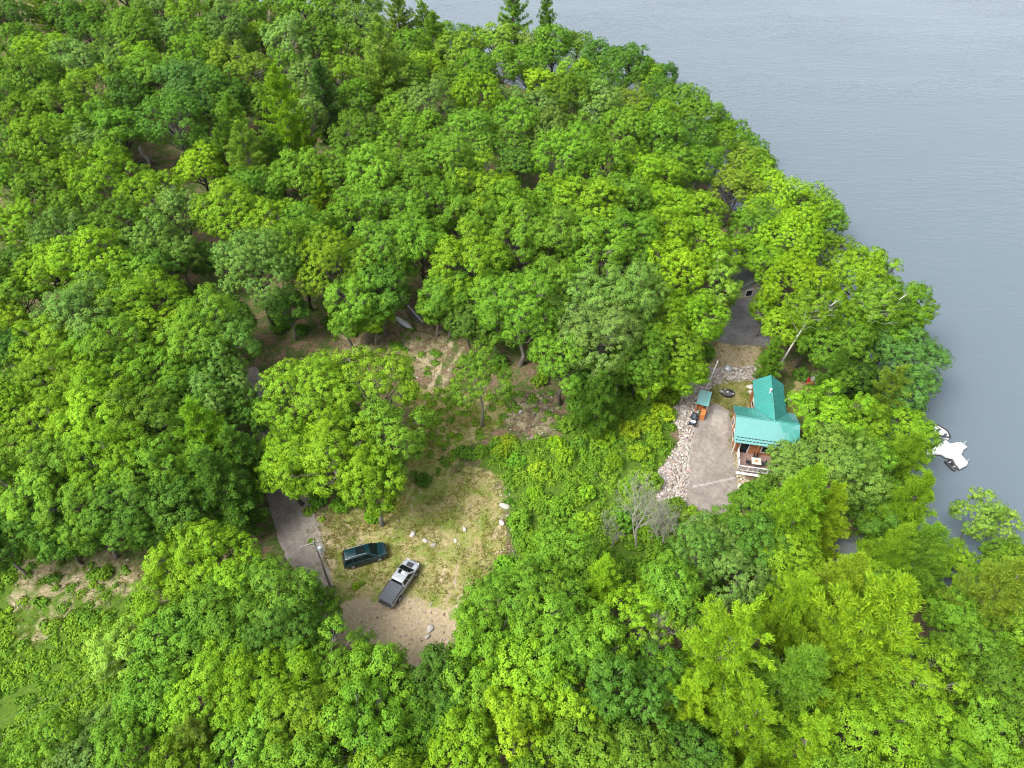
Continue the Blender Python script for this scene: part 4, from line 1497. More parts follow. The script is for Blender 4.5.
def suv():
    a, b = at(342.8, 559.5, .9), at(385.3, 547.5, .9)
    c = (a + b) / 2
    rz = math.atan2(b[1] - a[1], b[0] - a[0])
    v = empty('parked_suv', (c[0], c[1], gz(c[0], c[1])), rz)
    tag(v, 'dark teal SUV with a large black sunroof parked on the grassy lot', 'car')
    v.scale = (.9, .9, .93)
    st = [(-2.42, .82, .5, .95, .1), (-2.38, .9, .38, 1.06, .1), (-2.0, .96, .3, 1.1, .1), (-1.0, .97, .28, 1.1, .1), (.6, .97, .28, 1.08, .1), (1.2, .96, .28, 1.08, .12), (1.9, .94, .3, 1.02, .14), (2.3, .86, .36, .93, .14), (2.46, .72, .42, .82, .12)]
    bd = MB().rings(loft_x(st)).build('body', 'teal_paint', v, smooth=True)
    es = bd.modifiers.new('edge', 'EDGE_SPLIT')
    es.split_angle = R_(38)
    GH = (-2.38, 1.5, -2.12, .58, .92, .7, 1.06, 1.78)
    gh = MB().rings(greenhouse(*GH)).build('roof', 'teal_paint', v, smooth=True)
    gh.modifiers.new('edge', 'EDGE_SPLIT').split_angle = R_(35)
    side_glass(v, *GH, [(.03, .24), (.27, .55), (.58, .92)])
    MB().box((-.32, 0, 1.79), (1.05, 1.0, .035)).build('sunroof', 'glass', v, bevel=.02)
    for s in (-1, 1):
        MB().tube([(-1.8, s * .58, 1.8), (-1.7, s * .58, 1.85), (.2, s * .58, 1.85), (.3, s * .58, 1.79)], .025, 5).build('roof_rail', 'metal_grey', v)
        MB().box((1.05, s * 1.08, 1.13), (.12, .2, .15)).build('wing_mirror', 'black_plastic', v, bevel=.03)
        MB().box((-.1, s * .975, .42), (2.3, .03, .16)).build('sill', 'black_plastic', v)
        for dx_ in (-.35, .75):
            MB().box((dx_, s * .985, .92), (.2, .03, .035)).build('handle', 'teal_paint', v)
    for x in (-1.5, 1.5):
        for s in (-1, 1):
            wheel(v, x, s * .85, .37, .25)
    arches(v, (-1.5, 1.5), .955, .37)
    lamps(v, 2.3, -2.4, .86, .8, 1.0)
    MB().box((2.44, 0, .6), (.08, 1.1, .26)).build('grille', 'black_plastic', v, bevel=.02)
    MB().box((2.42, 0, .4), (.16, 1.6, .14)).build('bumper', 'black_plastic', v, bevel=.03)
    MB().box((-2.42, 0, .48), (.16, 1.7, .22)).build('bumper', 'black_plastic', v, bevel=.03)
    LANDMARK.append(('the dark teal SUV', 364, 555))


def pickup():
    a, b = at(386.5, 600.5, .9), at(412.5, 562, .9)
    c = (a + b) / 2
    rz = math.atan2(b[1] - a[1], b[0] - a[0])
    v = empty('pickup_truck', (c[0], c[1], gz(c[0], c[1])), rz)
    tag(v, 'silver white pickup truck with a grey ribbed bed cover and black bonnet vent', 'pickup')
    v.scale = (.91, .91, .95)
    st = [(-2.78, .88, .5, 1.14, .06), (-2.7, .93, .45, 1.18, .06), (-1.0, .95, .4, 1.18, .06), (-.45, .95, .36, 1.16, .08), (.9, .95, .36, 1.12, .1), (1.6, .95, .38, 1.14, .14), (2.3, .92, .42, 1.08, .16), (2.66, .84, .5, .98, .16), (2.78, .7, .56, .88, .12)]
    bd = MB().rings(loft_x(st)).build('body', 'silver_paint', v, smooth=True)
    bd.modifiers.new('edge', 'EDGE_SPLIT').split_angle = R_(38)
    GH = (-.52, 1.72, -.42, .86, .9, .7, 1.12, 1.8)
    gh = MB().rings(greenhouse(*GH)).build('cab', 'silver_paint', v, smooth=True)
    gh.modifiers.new('edge', 'EDGE_SPLIT').split_angle = R_(35)
    side_glass(v, *GH, [(.04, .42), (.46, .9)])
    MB().box((.62, .05, 1.805), (.5, .8, .03)).build('sunroof', 'glass', v, bevel=.02)
    MB().box((.6, -.16, 1.83), (.4, .42, .02)).build('sunroof_reflection', 'white_paint', v)  # white panel paints the bright reflection on the sunroof glass
    cv = MB()
    for k in range(6):
        cv.box((-2.52 + k * .365, 0, 1.235), (.35, 1.66, .07))
    cv.box((-1.64, 0, 1.2), (2.3, 1.66, .05))
    cv.box((-2.72, 0, 1.22), (.12, 1.7, .08))
    cv.build('bed_cover', 'grey_vinyl', v, bevel=.02)
    for s in (-1, 1):
        MB().box((-1.63, s * .885, 1.2), (2.2, .1, .06)).build('bed_rail', 'black_plastic', v, bevel=.015)
        MB().box((1.25, s * 1.1, 1.2), (.14, .24, .18)).build('wing_mirror', 'black_plastic', v, bevel=.03)
        for dx_ in (-.15, .75):
            MB().box((dx_, s * .965, .98), (.2, .03, .04)).build('handle', 'silver_paint', v)
    MB().box((-2.8, 0, .95), (.06, 1.5, .46)).build('tailgate', 'grey_vinyl', v, bevel=.02)
    MB().box((-2.85, 0, .55), (.2, 1.75, .2)).build('bumper', 'black_plastic', v, bevel=.03)
    MB().box((2.78, 0, .52), (.2, 1.6, .22)).build('bumper', 'black_plastic', v, bevel=.03)
    MB().box((2.76, 0, .76), (.1, 1.0, .26)).build('grille', 'black_plastic', v, bevel=.02)
    MB().box((2.08, .0, 1.155), (.55, .72, .06)).build('bonnet_vent', 'black_plastic', v, bevel=.02)
    MB().tube([(1.4, .85, 1.2), (1.36, .86, 1.9)], .012, 4).build('aerial', 'black_plastic', v)
    for x in (-1.62, 1.72):
        for s in (-1, 1):
            wheel(v, x, s * .85, .4, .27)
    arches(v, (-1.62, 1.72), .94, .4)
    lamps(v, 2.64, -2.76, .86, .9, .98)
    LANDMARK.append(('the silver pickup truck', 399, 582))


suv()
pickup()


# ------------------------------------------------------------------ utility pole by the road, wires
def pole_height(base, py):
    lo, hi = 2, 20
    for _ in range(30):
        m = (lo + hi) / 2
        if project((base[0], base[1], base[2] + m))[1] > py:
            lo = m
        else:
            hi = m
    return lo


pb = at(333, 594)
ph = pole_height(pb, 541)
pl = empty('utility_pole', pb, 0)
tag(pl, 'weathered utility pole with crossarm and pale transformer beside the road', 'utility pole')
MB().tube([(0, 0, -.6), (0, 0, ph * .5), (0, 0, ph)], [.13, .11, .085], 10).build('pole', 'pole_wood', pl)
ca_ = MB().box((-.35, 0, ph - .5), (1.9, .09, .1), (0, 0, .35)).build('crossarm', 'pole_wood', pl)
ins = []
for k in (-1.2, -.6, .3):
    x, y = -.0 + k * math.cos(.35), k * math.sin(.35)
    MB().tube([(x, y, ph - .44), (x, y, ph - .26)], [.05, .035], 8).build('insulator', 'metal_grey', ca_)
    ins.append((pb[0] + x, pb[1] + y, pb[2] + ph - .26))
tf = MB().tube([(.42, -.1, ph - 1.7), (.42, -.1, ph - 1.62), (.42, -.1, ph - .85), (.42, -.1, ph - .75)], [.15, .2, .2, .12], 12).build('transformer', 'metal_grey', pl, smooth=False)
MB().tube([(.42, -.1, ph - .75), (.42, -.1, ph - .55)], .035, 6).build('bushing', 'metal_grey', tf)
MB().box((.15, -.04, ph - 1.2), (.3, .06, .5)).build('bracket', 'metal_grey', pl)
LANDMARK.append(('the utility pole', 322, 566))
for i, (px_, py_) in enumerate(((-60, 752), (-50, 764))):
    e = at(px_, py_, ph - .3)
    m = MB()
    s0 = np.array(ins[i])
    pts = []
    for k in range(25):
        t = k / 24
        p = s0 + (e - s0) * t
        p[2] -= 1.1 * 4 * t * (1 - t)
        pts.append(p)
    m.tube(pts, .009, 4)
    o = m.build('power_line', 'wire')
    tag(o, ('upper' if i == 0 else 'lower') + ' of the two thin power lines running inland from the utility pole', 'cable', 'power lines from the utility pole')

# pale bare pole behind the wood store
pb = at(702, 398)
ph2 = pole_height(pb, 361)
sp = empty('pale_post', pb, 0)
sp.rotation_euler = (0, R_(6), 0)
tag(sp, 'slim pale bare post rising behind the green roofed wood store', 'post')
MB().tube([(0, 0, -.4), (0, 0, ph2)], [.13, .085], 8).build('post_shaft', 'white_paint', sp)
MB().tube([(0, 0, 0), (0, 0, .5)], .17, 8).build('base_sleeve', 'black_plastic', sp)
MB().tube([(0, 0, ph2), (0, 0, ph2 + .08)], [.11, .06], 8).build('finial', 'metal_grey', sp)


# ------------------------------------------------------------------ vehicles and clutter by the cabin
def quad_bike():
    p = at(693, 422)
    a = math.atan2(*(np.array(at(693, 427))[:2] - np.array(at(697, 412))[:2])[::-1])
    q = empty('quad_bike', p, a)
    tag(q, 'dark quad bike with grey seat and white front parked at the wood store', 'quad bike')
    q.scale = (.85, .85, .85)
    MB().rings(loft_x([(-.9, .3, .45, .8, .08), (-.5, .36, .4, .86, .1), (.3, .34, .4, .84, .1), (.8, .4, .42, .88, .12), (1.05, .3, .5, .75, .1)])).build('body', 'dark_blue', q, smooth=True)
    MB().box((-.35, 0, .94), (.95, .42, .14)).build('seat', 'grey_vinyl', q, bevel=.04)
    MB().box((.78, 0, .97), (.42, .72, .08)).build('front_cowl', 'white_hull', q, bevel=.03)
    MB().tube([(.42, -.42, 1.08), (.36, 0, 1.02), (.42, .42, 1.08)], .025, 6).build('handlebar', 'black_plastic', q)
    MB().box((-.85, 0, .95), (.5, .8, .04)).build('rack', 'black_plastic', q)
    for x in (-.7, .75):
        for s in (-1, 1):
            wheel(q, x, s * .46, .3, .24)


quad_bike()


def fire_pit():
    p = at(727, 394)
    f = empty('fire_pit', p, 0)
    tag(f, 'dark round fire pit with white stones on the cabin lawn', 'fire pit')
    m = MB()
    n = 18
    out_, inn = [], []
    for k in range(n):
        a = 2 * math.pi * k / n
        m.box((math.cos(a) * .85, math.sin(a) * .6, .14), (.24, .3, .3), (0, 0, a))
    m.build('ring', 'black_plastic', f, bevel=.04)
    MB().prism([(math.cos(k * .35) * .78, math.sin(k * .35) * .54) for k in range(18)], .0, .07).build('ash_bed', 'tarp', f)
    g = np.random.default_rng(3)
    for (x, y, s) in ((-.75, .15, .33), (.05, .05, .3), (.7, -.25, .22), (-.2, .5, .2)):
        V, F = ROCKG[int(g.integers(10))]
        o = bpy.data.objects.new('stone', np_mesh('stone', V * s + np.array([x, y, .3]), F, 'pale_rock'))
        COL.objects.link(o)
        o.parent = f


fire_pit()


def armchair(px, py, a, lab, mat):
    c = empty('garden_chair', at(px, py), a)
    tag(c, lab, 'chair', 'slatted garden chairs behind the cabin')
    MB().box((0, 0, .36), (.6, .6, .05), (-.12, 0, 0)).build('seat', mat, c, bevel=.01)
    m = MB()
    for k in range(5):
        m.box((-.24 + k * .12, .34, .72), (.1, .04, .8), (-.3, 0, 0))
    m.build('backrest', mat, c, bevel=.01)
    for s in (-1, 1):
        MB().box((s * .36, 0, .56), (.14, .7, .04)).build('arm', mat, c)
        MB().box((s * .34, -.28, .28), (.08, .08, .56)).build('leg', mat, c)
        MB().box((s * .34, .26, .28), (.08, .08, .56)).build('leg', mat, c)


armchair(809, 385, .6, 'red slatted garden chair under the trees behind the cabin wing', 'red_paint')
armchair(813, 382, -.5, 'weathered grey garden chair beside the red one behind the cabin', 'metal_grey')


# ------------------------------------------------------------------ other roofs among the trees
def gable_house(name, lab, px, py, hz, rz, Lx, Wy, wall_h, rise, wall, roofm, doorm=None):
    p = at(px, py, hz)
    b = empty(name, (p[0], p[1], gz(p[0], p[1])), rz)
    tag(b, lab, 'house')
    MB().box((0, 0, wall_h / 2 - .3), (Lx - .6, Wy - .6, wall_h + .6)).build('wall', wall, b)
    zr, ze = wall_h + rise, wall_h - .05
    r = MB()
    r.slab([(-Lx / 2, 0, zr), (-Lx / 2, -Wy / 2, ze), (Lx / 2, -Wy / 2, ze), (Lx / 2, 0, zr)], .12)
    r.slab([(-Lx / 2, 0, zr), (Lx / 2, 0, zr), (Lx / 2, Wy / 2, ze), (-Lx / 2, Wy / 2, ze)], .12)
    rf = r.build('roof', roofm, b)
    MB().tube([(-Lx / 2, 0, zr + .01), (Lx / 2, 0, zr + .01)], .08, 5).build('ridge_cap', roofm, rf)
    g = MB()
    for s in (-1, 1):
        x = s * (Lx / 2 - .3)
        g.add([(x - .03, -Wy / 2 + .3, wall_h - .06), (x - .03, Wy / 2 - .3, wall_h - .06), (x - .03, 0, zr - .2), (x + .03, -Wy / 2 + .3, wall_h - .06), (x + .03, Wy / 2 - .3, wall_h - .06), (x + .03, 0, zr - .2)],
              [(0, 2, 1), (3, 4, 5), (0, 3, 5, 2), (1, 2, 5, 4)])
    g.build('gable', wall, b)
    x = -Lx / 2 + .3
    for k, yy in enumerate((-Wy * .25, Wy * .25)):
        w_ = MB().box((x - .02, yy, 1.5), (.06, 1.0, 1.1)).build('window', 'glass', b)
        fm = MB()
        for s in (-1, 1):
            fm.box((x - .04, yy + s * .55, 1.5), (.08, .1, 1.3)).box((x - .04, yy, 1.5 + s * .6), (.08, 1.0, .1))
        fm.build('window_frame', 'white_paint', w_)
    d_ = MB().box((0, -Wy / 2 + .28, 1.05), (1.0, .06, 2.1)).build('door', doorm or 'white_paint', b)
    MB().box((.4, -Wy / 2 + .22, 1.0), (.05, .06, .12)).build('handle', 'metal_grey', d_)
    return b


gable_house('garage', 'grey shingled garage mostly hidden by trees at the end of the upper driveway', 751, 268, 3.2, R_(12) + math.pi / 2, 8.5, 7.0, 2.9, 1.9, 'grey_siding', 'grey_shingle')
LANDMARK.append(('the grey shingled garage', 748, 272))
gable_house('boathouse', 'small grey roofed outbuilding with a dark red door half hidden below the cabin', 852, 546, 2.8, R_(-14), 5.2, 4.4, 2.5, .9, 'red_paint', 'grey_shingle', 'red_paint')
LANDMARK.append(('the grey roofed outbuilding', 852, 546))


# ------------------------------------------------------------------ floating dock and what lies beside it
def dock():
    zl = LAKE
    o = at_z(953, 449, zl)

    def P(zx, zy, z=zl + .45):
        q = at_z(925 + zx / 13.967, 420 + zy / 13.967, z)
        return (q[0] - o[0], q[1] - o[1])
    d = empty('floating_dock', (o[0], o[1], zl), 0)
    tag(d, 'white floating dock with two arms around a notch beyond the shore trees', 'dock')
    outl = [P(*q) for q in ((20, 425), (110, 395), (205, 330), (290, 278), (345, 325), (500, 308), (592, 372), (545, 405), (505, 480), (600, 592), (590, 625), (500, 672), (440, 605), (400, 530), (300, 508), (240, 470), (130, 462), (20, 480))]
    MB().prism(outl[::-1], .12, .45).build('deck', 'dock_white', d, bevel=.04)
    cx = sum(p[0] for p in outl) / len(outl)
    cy_ = sum(p[1] for p in outl) / len(outl)
    MB().prism([(cx + (x - cx) * 1.03, cy_ + (y - cy_) * 1.03) for x, y in outl][::-1], -.25, .11).build('float', 'black_plastic', d)
    for q in ((285, 365), (345, 425), (430, 400)):
        x, y = P(*q)
        MB().tube([(x, y, .45), (x, y, .62), (x, y, .7)], [.16, .16, .06], 8).build('bollard', 'metal_grey', d)
    for q in ((535, 345), (575, 600), (240, 340)):
        x, y = P(*q)
        MB().tube([(x, y, -1.5), (x, y, 1.2)], .06, 8).build('piling', 'metal_grey', d)
    LANDMARK.append(('the white floating dock', 953, 449))

    # small boat moored on its far side
    b0, b1 = at_z(925 + 325 / 13.967, 420 + 255 / 13.967, zl + .3), at_z(925 + 120 / 13.967, 420 + 120 / 13.967, zl + .3)
    c = (b0 + b1) / 2
    a = math.atan2(b0[1] - b1[1], b0[0] - b1[0])
    ln = float(np.linalg.norm(b0 - b1)) * 1.1
    bt = empty('dinghy', (c[0], c[1], zl), a)
    tag(bt, 'small white dinghy with black gunwale moored behind the floating dock', 'boat')
    rings = []
    gun = []
    for k in range(9):
        t = k / 8
        x = -ln / 2 + ln * t
        w_ = .78 * (1 - max(0, (t - .45) / .55) ** 2.2) + .02
        rings.append([(x, -w_, .5 + .1 * t), (x, -w_ * .75, .0), (x, 0, -.12), (x, w_ * .75, .0), (x, w_, .5 + .1 * t), (x, w_ * .88, .46 + .1 * t), (x, w_ * .62, .12), (x, 0, .08), (x, -w_ * .62, .12), (x, -w_ * .88, .46 + .1 * t)])
        gun.append((w_, x, .53 + .1 * t))
    MB().rings(rings).build('hull', 'white_hull', bt, smooth=True)
    pts = [(x, -w_, z) for w_, x, z in gun] + [(x, w_, z) for w_, x, z in gun[::-1]]
    MB().tube(pts, .1, 6).build('gunwale', 'black_plastic', bt)
    for x in (-.5, .5):
        MB().box((x, 0, .36), (.3, 1.2, .06)).build('thwart', 'dark_blue', bt)
    mo = MB().box((-ln / 2 - .2, 0, .72), (.38, .34, .42)).build('outboard_motor', 'black_plastic', bt, bevel=.06)
    MB().tube([(-ln / 2 - .18, 0, .5), (-ln / 2 - .22, 0, -.5)], .06, 6).build('motor_leg', 'black_plastic', mo)

    # two black floats side by side
    c = at_z(925 + 375 / 13.967, 420 + 628 / 13.967, zl + .2)
    a = math.atan2(*(at_z(925 + 415 / 13.967, 420 + 670 / 13.967, zl) - at_z(925 + 345 / 13.967, 420 + 600 / 13.967, zl))[:2][::-1])
    j = empty('jet_ski_float', (c[0], c[1], zl), a)
    tag(j, 'black twin tube docking float lying on the water beside the white dock', 'float')
    for s in (-1, 1):
        MB().tube([(-.85, s * .3, .1), (-.7, s * .3, .12), (.6, s * .3, .12), (.9, s * .3, .18)], [.1, .2, .2, .08], 9).build('tube', 'black_plastic', j, smooth=True)
    MB().box((-.4, 0, .26), (.16, .7, .06)).build('crossbar', 'metal_grey', j)
    MB().box((.35, 0, .26), (.16, .7, .06)).build('crossbar', 'metal_grey', j)


dock()


# ------------------------------------------------------------------ canoe, plank, tarpaulin at the edge of the wood
def canoe():
    p = at(404, 322, .35)
    a = math.atan2(*(np.array(at(409, 326))[:2] - np.array(at(398, 318))[:2])[::-1])
    k = empty('canoe', (p[0], p[1], gz(p[0], p[1])), a)
    tag(k, 'pale grey canoe turned over on the leaf litter at the edge of the wood', 'canoe')
    ln = 3.6
    rings = []
    for i in range(11):
        t = i / 10 * 2 - 1
        w_ = .46 * (1 - abs(t) ** 2.4) + .015
        x = t * ln / 2
        h = .42 - .12 * abs(t) ** 2
        rings.append([(x, -w_, .06), (x, -w_ * .92, h * .55), (x, -w_ * .5, h * .95), (x, 0, h), (x, w_ * .5, h * .95), (x, w_ * .92, h * .55), (x, w_, .06)])
    MB().rings(rings).build('hull', 'white_hull', k, smooth=True)
    pts = [(r[0][0], r[0][1] * 1.04, .06) for r in rings] + [(r[0][0], -r[0][1] * 1.04, .06) for r in rings[::-1]]
    MB().tube(pts, .05, 5).build('gunwale', 'dark_blue', k)


canoe()
a_, b_ = at(407.8, 305.4, .75), at(422.8, 322.2, .25)
pk = MB().tube([a_, (a_ + b_) / 2, b_], [.14, .145, .14], 8).build('white_pipe', 'white_paint')
tag(pk, 'long white pipe lying aslant beside the overturned canoe', 'pipe')
LANDMARK.append(('the white pipe', 414, 314))


def tarp():
    g = np.random.default_rng(14)
    p = at(419.5, 315)
    V, F = rock_geo(77, 3, .12)
    V = V * np.array([1.5, 1.9, .75])
    o = bpy.data.objects.new('tarpaulin', np_mesh('tarpaulin', V, F, 'tarp'))
    COL.objects.link(o)
    o.location = (p[0], p[1], p[2] + .1)
    tag(o, 'dark tarpaulin thrown over a low heap behind the white pipe', 'tarpaulin')


tarp()


# ------------------------------------------------------------------ fallen logs in the gap of the wood
for i, (q0, q1, lab) in enumerate((((140, 148), (150, 166), 'pale bleached log, longer of two fallen logs in a forest gap'), ((138, 160), (157, 163), 'dark broken log, shorter of two fallen logs in a forest gap'))):
    A, B = at(*q0, 1.6 - i), at(*q1, .8 - i * .4)
    g = np.random.default_rng(60 + i)
    pts = wander(A, B, 5, .12, g)
    lg = MB().tube(pts, [.32, .3, .28, .26, .22, .14], 8)
    e = empty('fallen_log', (A[0], A[1], gz(A[0], A[1])), 0)
    ln = lg.build('log', 'dead_wood' if i == 0 else 'bark', e)
    ln.matrix_parent_inverse = Matrix.Translation(-Vector((A[0], A[1], gz(A[0], A[1]))))
    br = MB()
    for k in range(6):
        d = unit(g.normal(size=3) + np.array([0, 0, .4]))
        s = pts[1 + k % 4]
        br.tube(wander(s, np.array(s) + d * g.uniform(.8, 1.6), 2, .08, g), [.09, .06, .02], 4)
    bb = br.build('broken_branch', 'dead_wood', e)
    bb.matrix_parent_inverse = ln.matrix_parent_inverse.copy()
    tag(e, lab, 'log', 'fallen logs in the forest gap')
LANDMARK.append(('the fallen pale log', 146, 156))


# ------------------------------------------------------------------ bare trees
def bare(px, py, hgt, seed, lab, mat='dead_wood'):
    p = at(px, py)
    e = empty('dead_tree', p, 0)
    make_dead(hgt, seed, depth=5 if hgt > 6 else 4).build('branches', mat, e)
    tag(e, lab, 'tree', 'bare grey trees')


bare(636, 548, 11.5, 401, 'tall bare grey dead tree spreading pale twigs beside the driveway end')
bare(662, 546, 9.0, 411, 'lower bare grey dead tree just lakeward of the tall bare one')
bare(606, 530, 5.0, 402, 'slim bare dead sapling standing inland of the taller dead tree')
bare(612, 548, 4.2, 405, 'shortest bare dead sapling at the foot of the tallest dead tree')
bare(716, 216, 9.0, 403, 'bare lichen grey dead tree among green crowns above the garage')
bare(700, 590, 8.0, 404, 'bare thin grey tree between soft silvery crowns below the driveway')
bare(625, 650, 10.5, 406, 'bare pale branched tree inside the wood below the dead saplings')
LANDMARK.append(('the tall bare dead tree', 650, 510))


# ------------------------------------------------------------------ boulders
def boulder(px, py, size, lab, mat='rock', seed=0):
    p = at(px, py)
    V, F = rock_geo(500 + seed, 2, .22, 11)
    o = bpy.data.objects.new('boulder', np_mesh('boulder', V * size, F, mat))
    COL.objects.link(o)
    o.location = (p[0], p[1], p[2] + size * .02)
    o.rotation_euler = (0, 0, NG.uniform(0, 6.28))
    tag(o, lab, 'boulder', 'boulders and larger stones')


BL = [
    (413, 535, .55, 'pale angular boulder in front of the teal SUV, closest of three to it', 'pale_rock'),
    (425, 541, .45, 'flat white boulder, middle one of the three ahead of the teal SUV', 'pale_rock'),
    (433, 545.5, .5, 'tan rounded boulder, lakeward of the three ahead of the teal SUV', 'rock'),
    (464.5, 529.5, .5, 'whitish boulder alone in the middle of the dry grass lot', 'pale_rock'),
    (455.5, 541, .34, 'small white boulder alone on the grass beyond the silver pickup', 'pale_rock'),
    (505, 506, .75, 'largest pale boulder where the lot meets the green undergrowth, far corner', 'pale_rock'),
    (502, 523, .6, 'pale pointed boulder just this side of the largest lot boulder', 'pale_rock'),
    (508, 517, .38, 'small brown boulder between the two pale ones at the lot corner', 'rock'),
    (543, 572, .7, 'pale boulder poking out of shrubs lakeward of the dirt lot', 'pale_rock'),
    (594, 474, .7, 'grey boulder alone amid the bright green undergrowth slope', 'rock'),
    (430, 629, .5, 'white stone slab set in the bare dirt beneath the silver pickup', 'pale_rock'),
    (427.5, 637, .45, 'second white stone in the dirt, lower than the slab', 'pale_rock'),
    (727, 368, .8, 'flat bluish grey boulder in the stone row behind the cabin lawn', 'metal_grey'),
    (735, 369, .75, 'tall white boulder in the middle of the row behind the cabin lawn', 'pale_rock'),
    (741, 371, .6, 'pale boulder at the lakeward end of the row behind the lawn', 'pale_rock'),
    (750, 387, .75, 'white boulder beside the cabin wing wall, farther one of two', 'pale_rock'),
    (750.5, 393, .65, 'white boulder beside the cabin wing wall, one closer to the eave', 'pale_rock'),
    (790, 400, .6, 'white boulder on the grass lakeward of the cabin wing', 'pale_rock'),
    (797, 394, .5, 'grey boulder on the lakeward yard behind the white one', 'rock'),
    (271, 510, .35, 'white stone lying on the asphalt road under the oak', 'pale_rock'),
    (683, 426, .55, 'pinkish boulder on the rubble bank level with the quad bike', 'rock'),
    (686, 446, .5, 'pale boulder low on the rubble bank beside the driveway middle', 'pale_rock'),
    (678, 492, .5, 'grey boulder at the lower end of the rubble bank', 'rock'),
    (694, 392, .55, 'brown boulder on the rubble bank behind the wood store', 'rock'),
    (484, 452, .6, 'grey boulder by the foot of the slender young tree', 'rock'),
    (520, 412, .5, 'weathered boulder on the brushwood patch under the trees', 'rock'),
    (740, 486, .5, 'pale boulder beside the driveway joint under the shrubs', 'pale_rock'),
]
BL[19] = (265, 509, .33, BL[19][3], BL[19][4])
for i, b in enumerate(BL):
    boulder(b[0], b[1], b[2] * .92, b[3], b[4], i)


# ------------------------------------------------------------------ shrubs one can tell apart
BUSHM = [make_bush(r, 300 + i) for i, r in enumerate((.9, 1.2, 1.5, 1.1, 1.9))]
BUSHR = (.9, 1.2, 1.5, 1.1, 1.9)
SHRUBS = [  # direction, radius in metres, colour
    (463, 452, .9, 'd'), (470, 455, .8, 'd'), (424, 480, 1.0, 'd'), (356, 586, .4, 'y'), (362, 583, .32, 'm'), (540, 470, 1.2, 'y'), (565, 456, 1.1, 'y'), (604, 436, 1.5, 'y'), (628, 430, 1.4, 'y'), (648, 424, 1.5, 'y'), (662, 412, 1.4, 'yy'), (668, 396, 1.4, 'y'),
    (656, 440, 1.2, 'y'), (640, 452, 1.3, 'y'), (614, 462, 1.1, 'y'), (586, 494, 1.0, 'y'), (560, 506, 1.3, 'm'), (534, 494, 1.0, 'y'), (520, 520, 1.3, 'm'), (530, 546, 1.4, 'm'), (506, 566, 1.1, 'm'), (496, 584, 1.2, 'd'), (552, 528, 1.4, 'm'),
    (584, 522, 1.3, 'y'), (628, 486, 1.2, 'y'), (650, 480, 1.3, 'm'), (662, 520, 1.6, 'm'), (624, 520, 1.4, 'm'), (690, 516, 1.3, 'm'), (676, 506, 1.3, 'm'), (740, 500, 1.2, 'm'), (752, 492, 1.3, 'm'), (500, 452, 1.0, 'y'), (516, 460, 1.0, 'm'),
    (672, 372, 1.6, 'y'), (690, 360, 1.5, 'y'), (706, 352, 1.3, 'm'), (768, 358, 1.3, 'd'), (802, 374, 1.2, 'd'), (380, 330, .8, 'm'), (352, 330, 1.0, 'd'), (330, 322, 1.2, 'd'), (300, 330, 1.2, 'd'), (280, 326, 1.3, 'm'), (372, 516, .9, 'y'), (340, 505, 1.0, 'm'), (318, 500, 1.0, 'd'),
    (190, 292, 1.4, 'd'), (226, 300, 1.3, 'd'), (104, 574, .8, 'm'), (556, 444, 1.0, 'y'), (508, 440, .9, 'y'), (530, 446, .8, 'm'), (566, 424, 1.1, 'm'),
    (590, 420, 1.4, 'm'), (576, 404, 1.2, 'd'), (620, 400, 1.5, 'm'), (644, 396, 1.5, 'y'), (500, 362, 1.2, 'd'), (470, 330, 1.3, 'd'), (540, 380, 1.0, 'm'), (846, 392, 1.4, 'd'), (820, 392, 1.3, 'd'), (860, 400, 1.4, 'm'), (830, 540, 1.3, 'd'), (876, 544, 1.5, 'd'), (700, 372, 1.2, 'y'), (780, 470, 1.4, 'm'), (768, 480, 1.4, 'd'),
]
shrubs = []
for i, (px_, py_, r, col) in enumerate(SHRUBS):
    k = i % 5
    p = at(px_, py_, r * .4)
    e = empty('shrub', (p[0], p[1], gz(p[0], p[1])), NG.uniform(0, 6.28))
    s = r / BUSHR[k]
    e.scale = (s, s, s * NG.uniform(.85, 1.2))
    f_ = bpy.data.objects.new('foliage', BUSHM[k][0])
    t_ = bpy.data.objects.new('stem', BUSHM[k][1])
    for o in (f_, t_):
        COL.objects.link(o)
        o.parent = e
    base = np.array(LC[col][0])
    f_.color = (*np.clip(base * (1 + NG.normal(size=3) * np.array([.08, .06, .08]) + NG.normal() * .08), .002, .5), 1)
    shrubs.append(dict(o=e, px=px_, py=py_, R=r, kind='b', col=LC[col][1], name='shrub'))

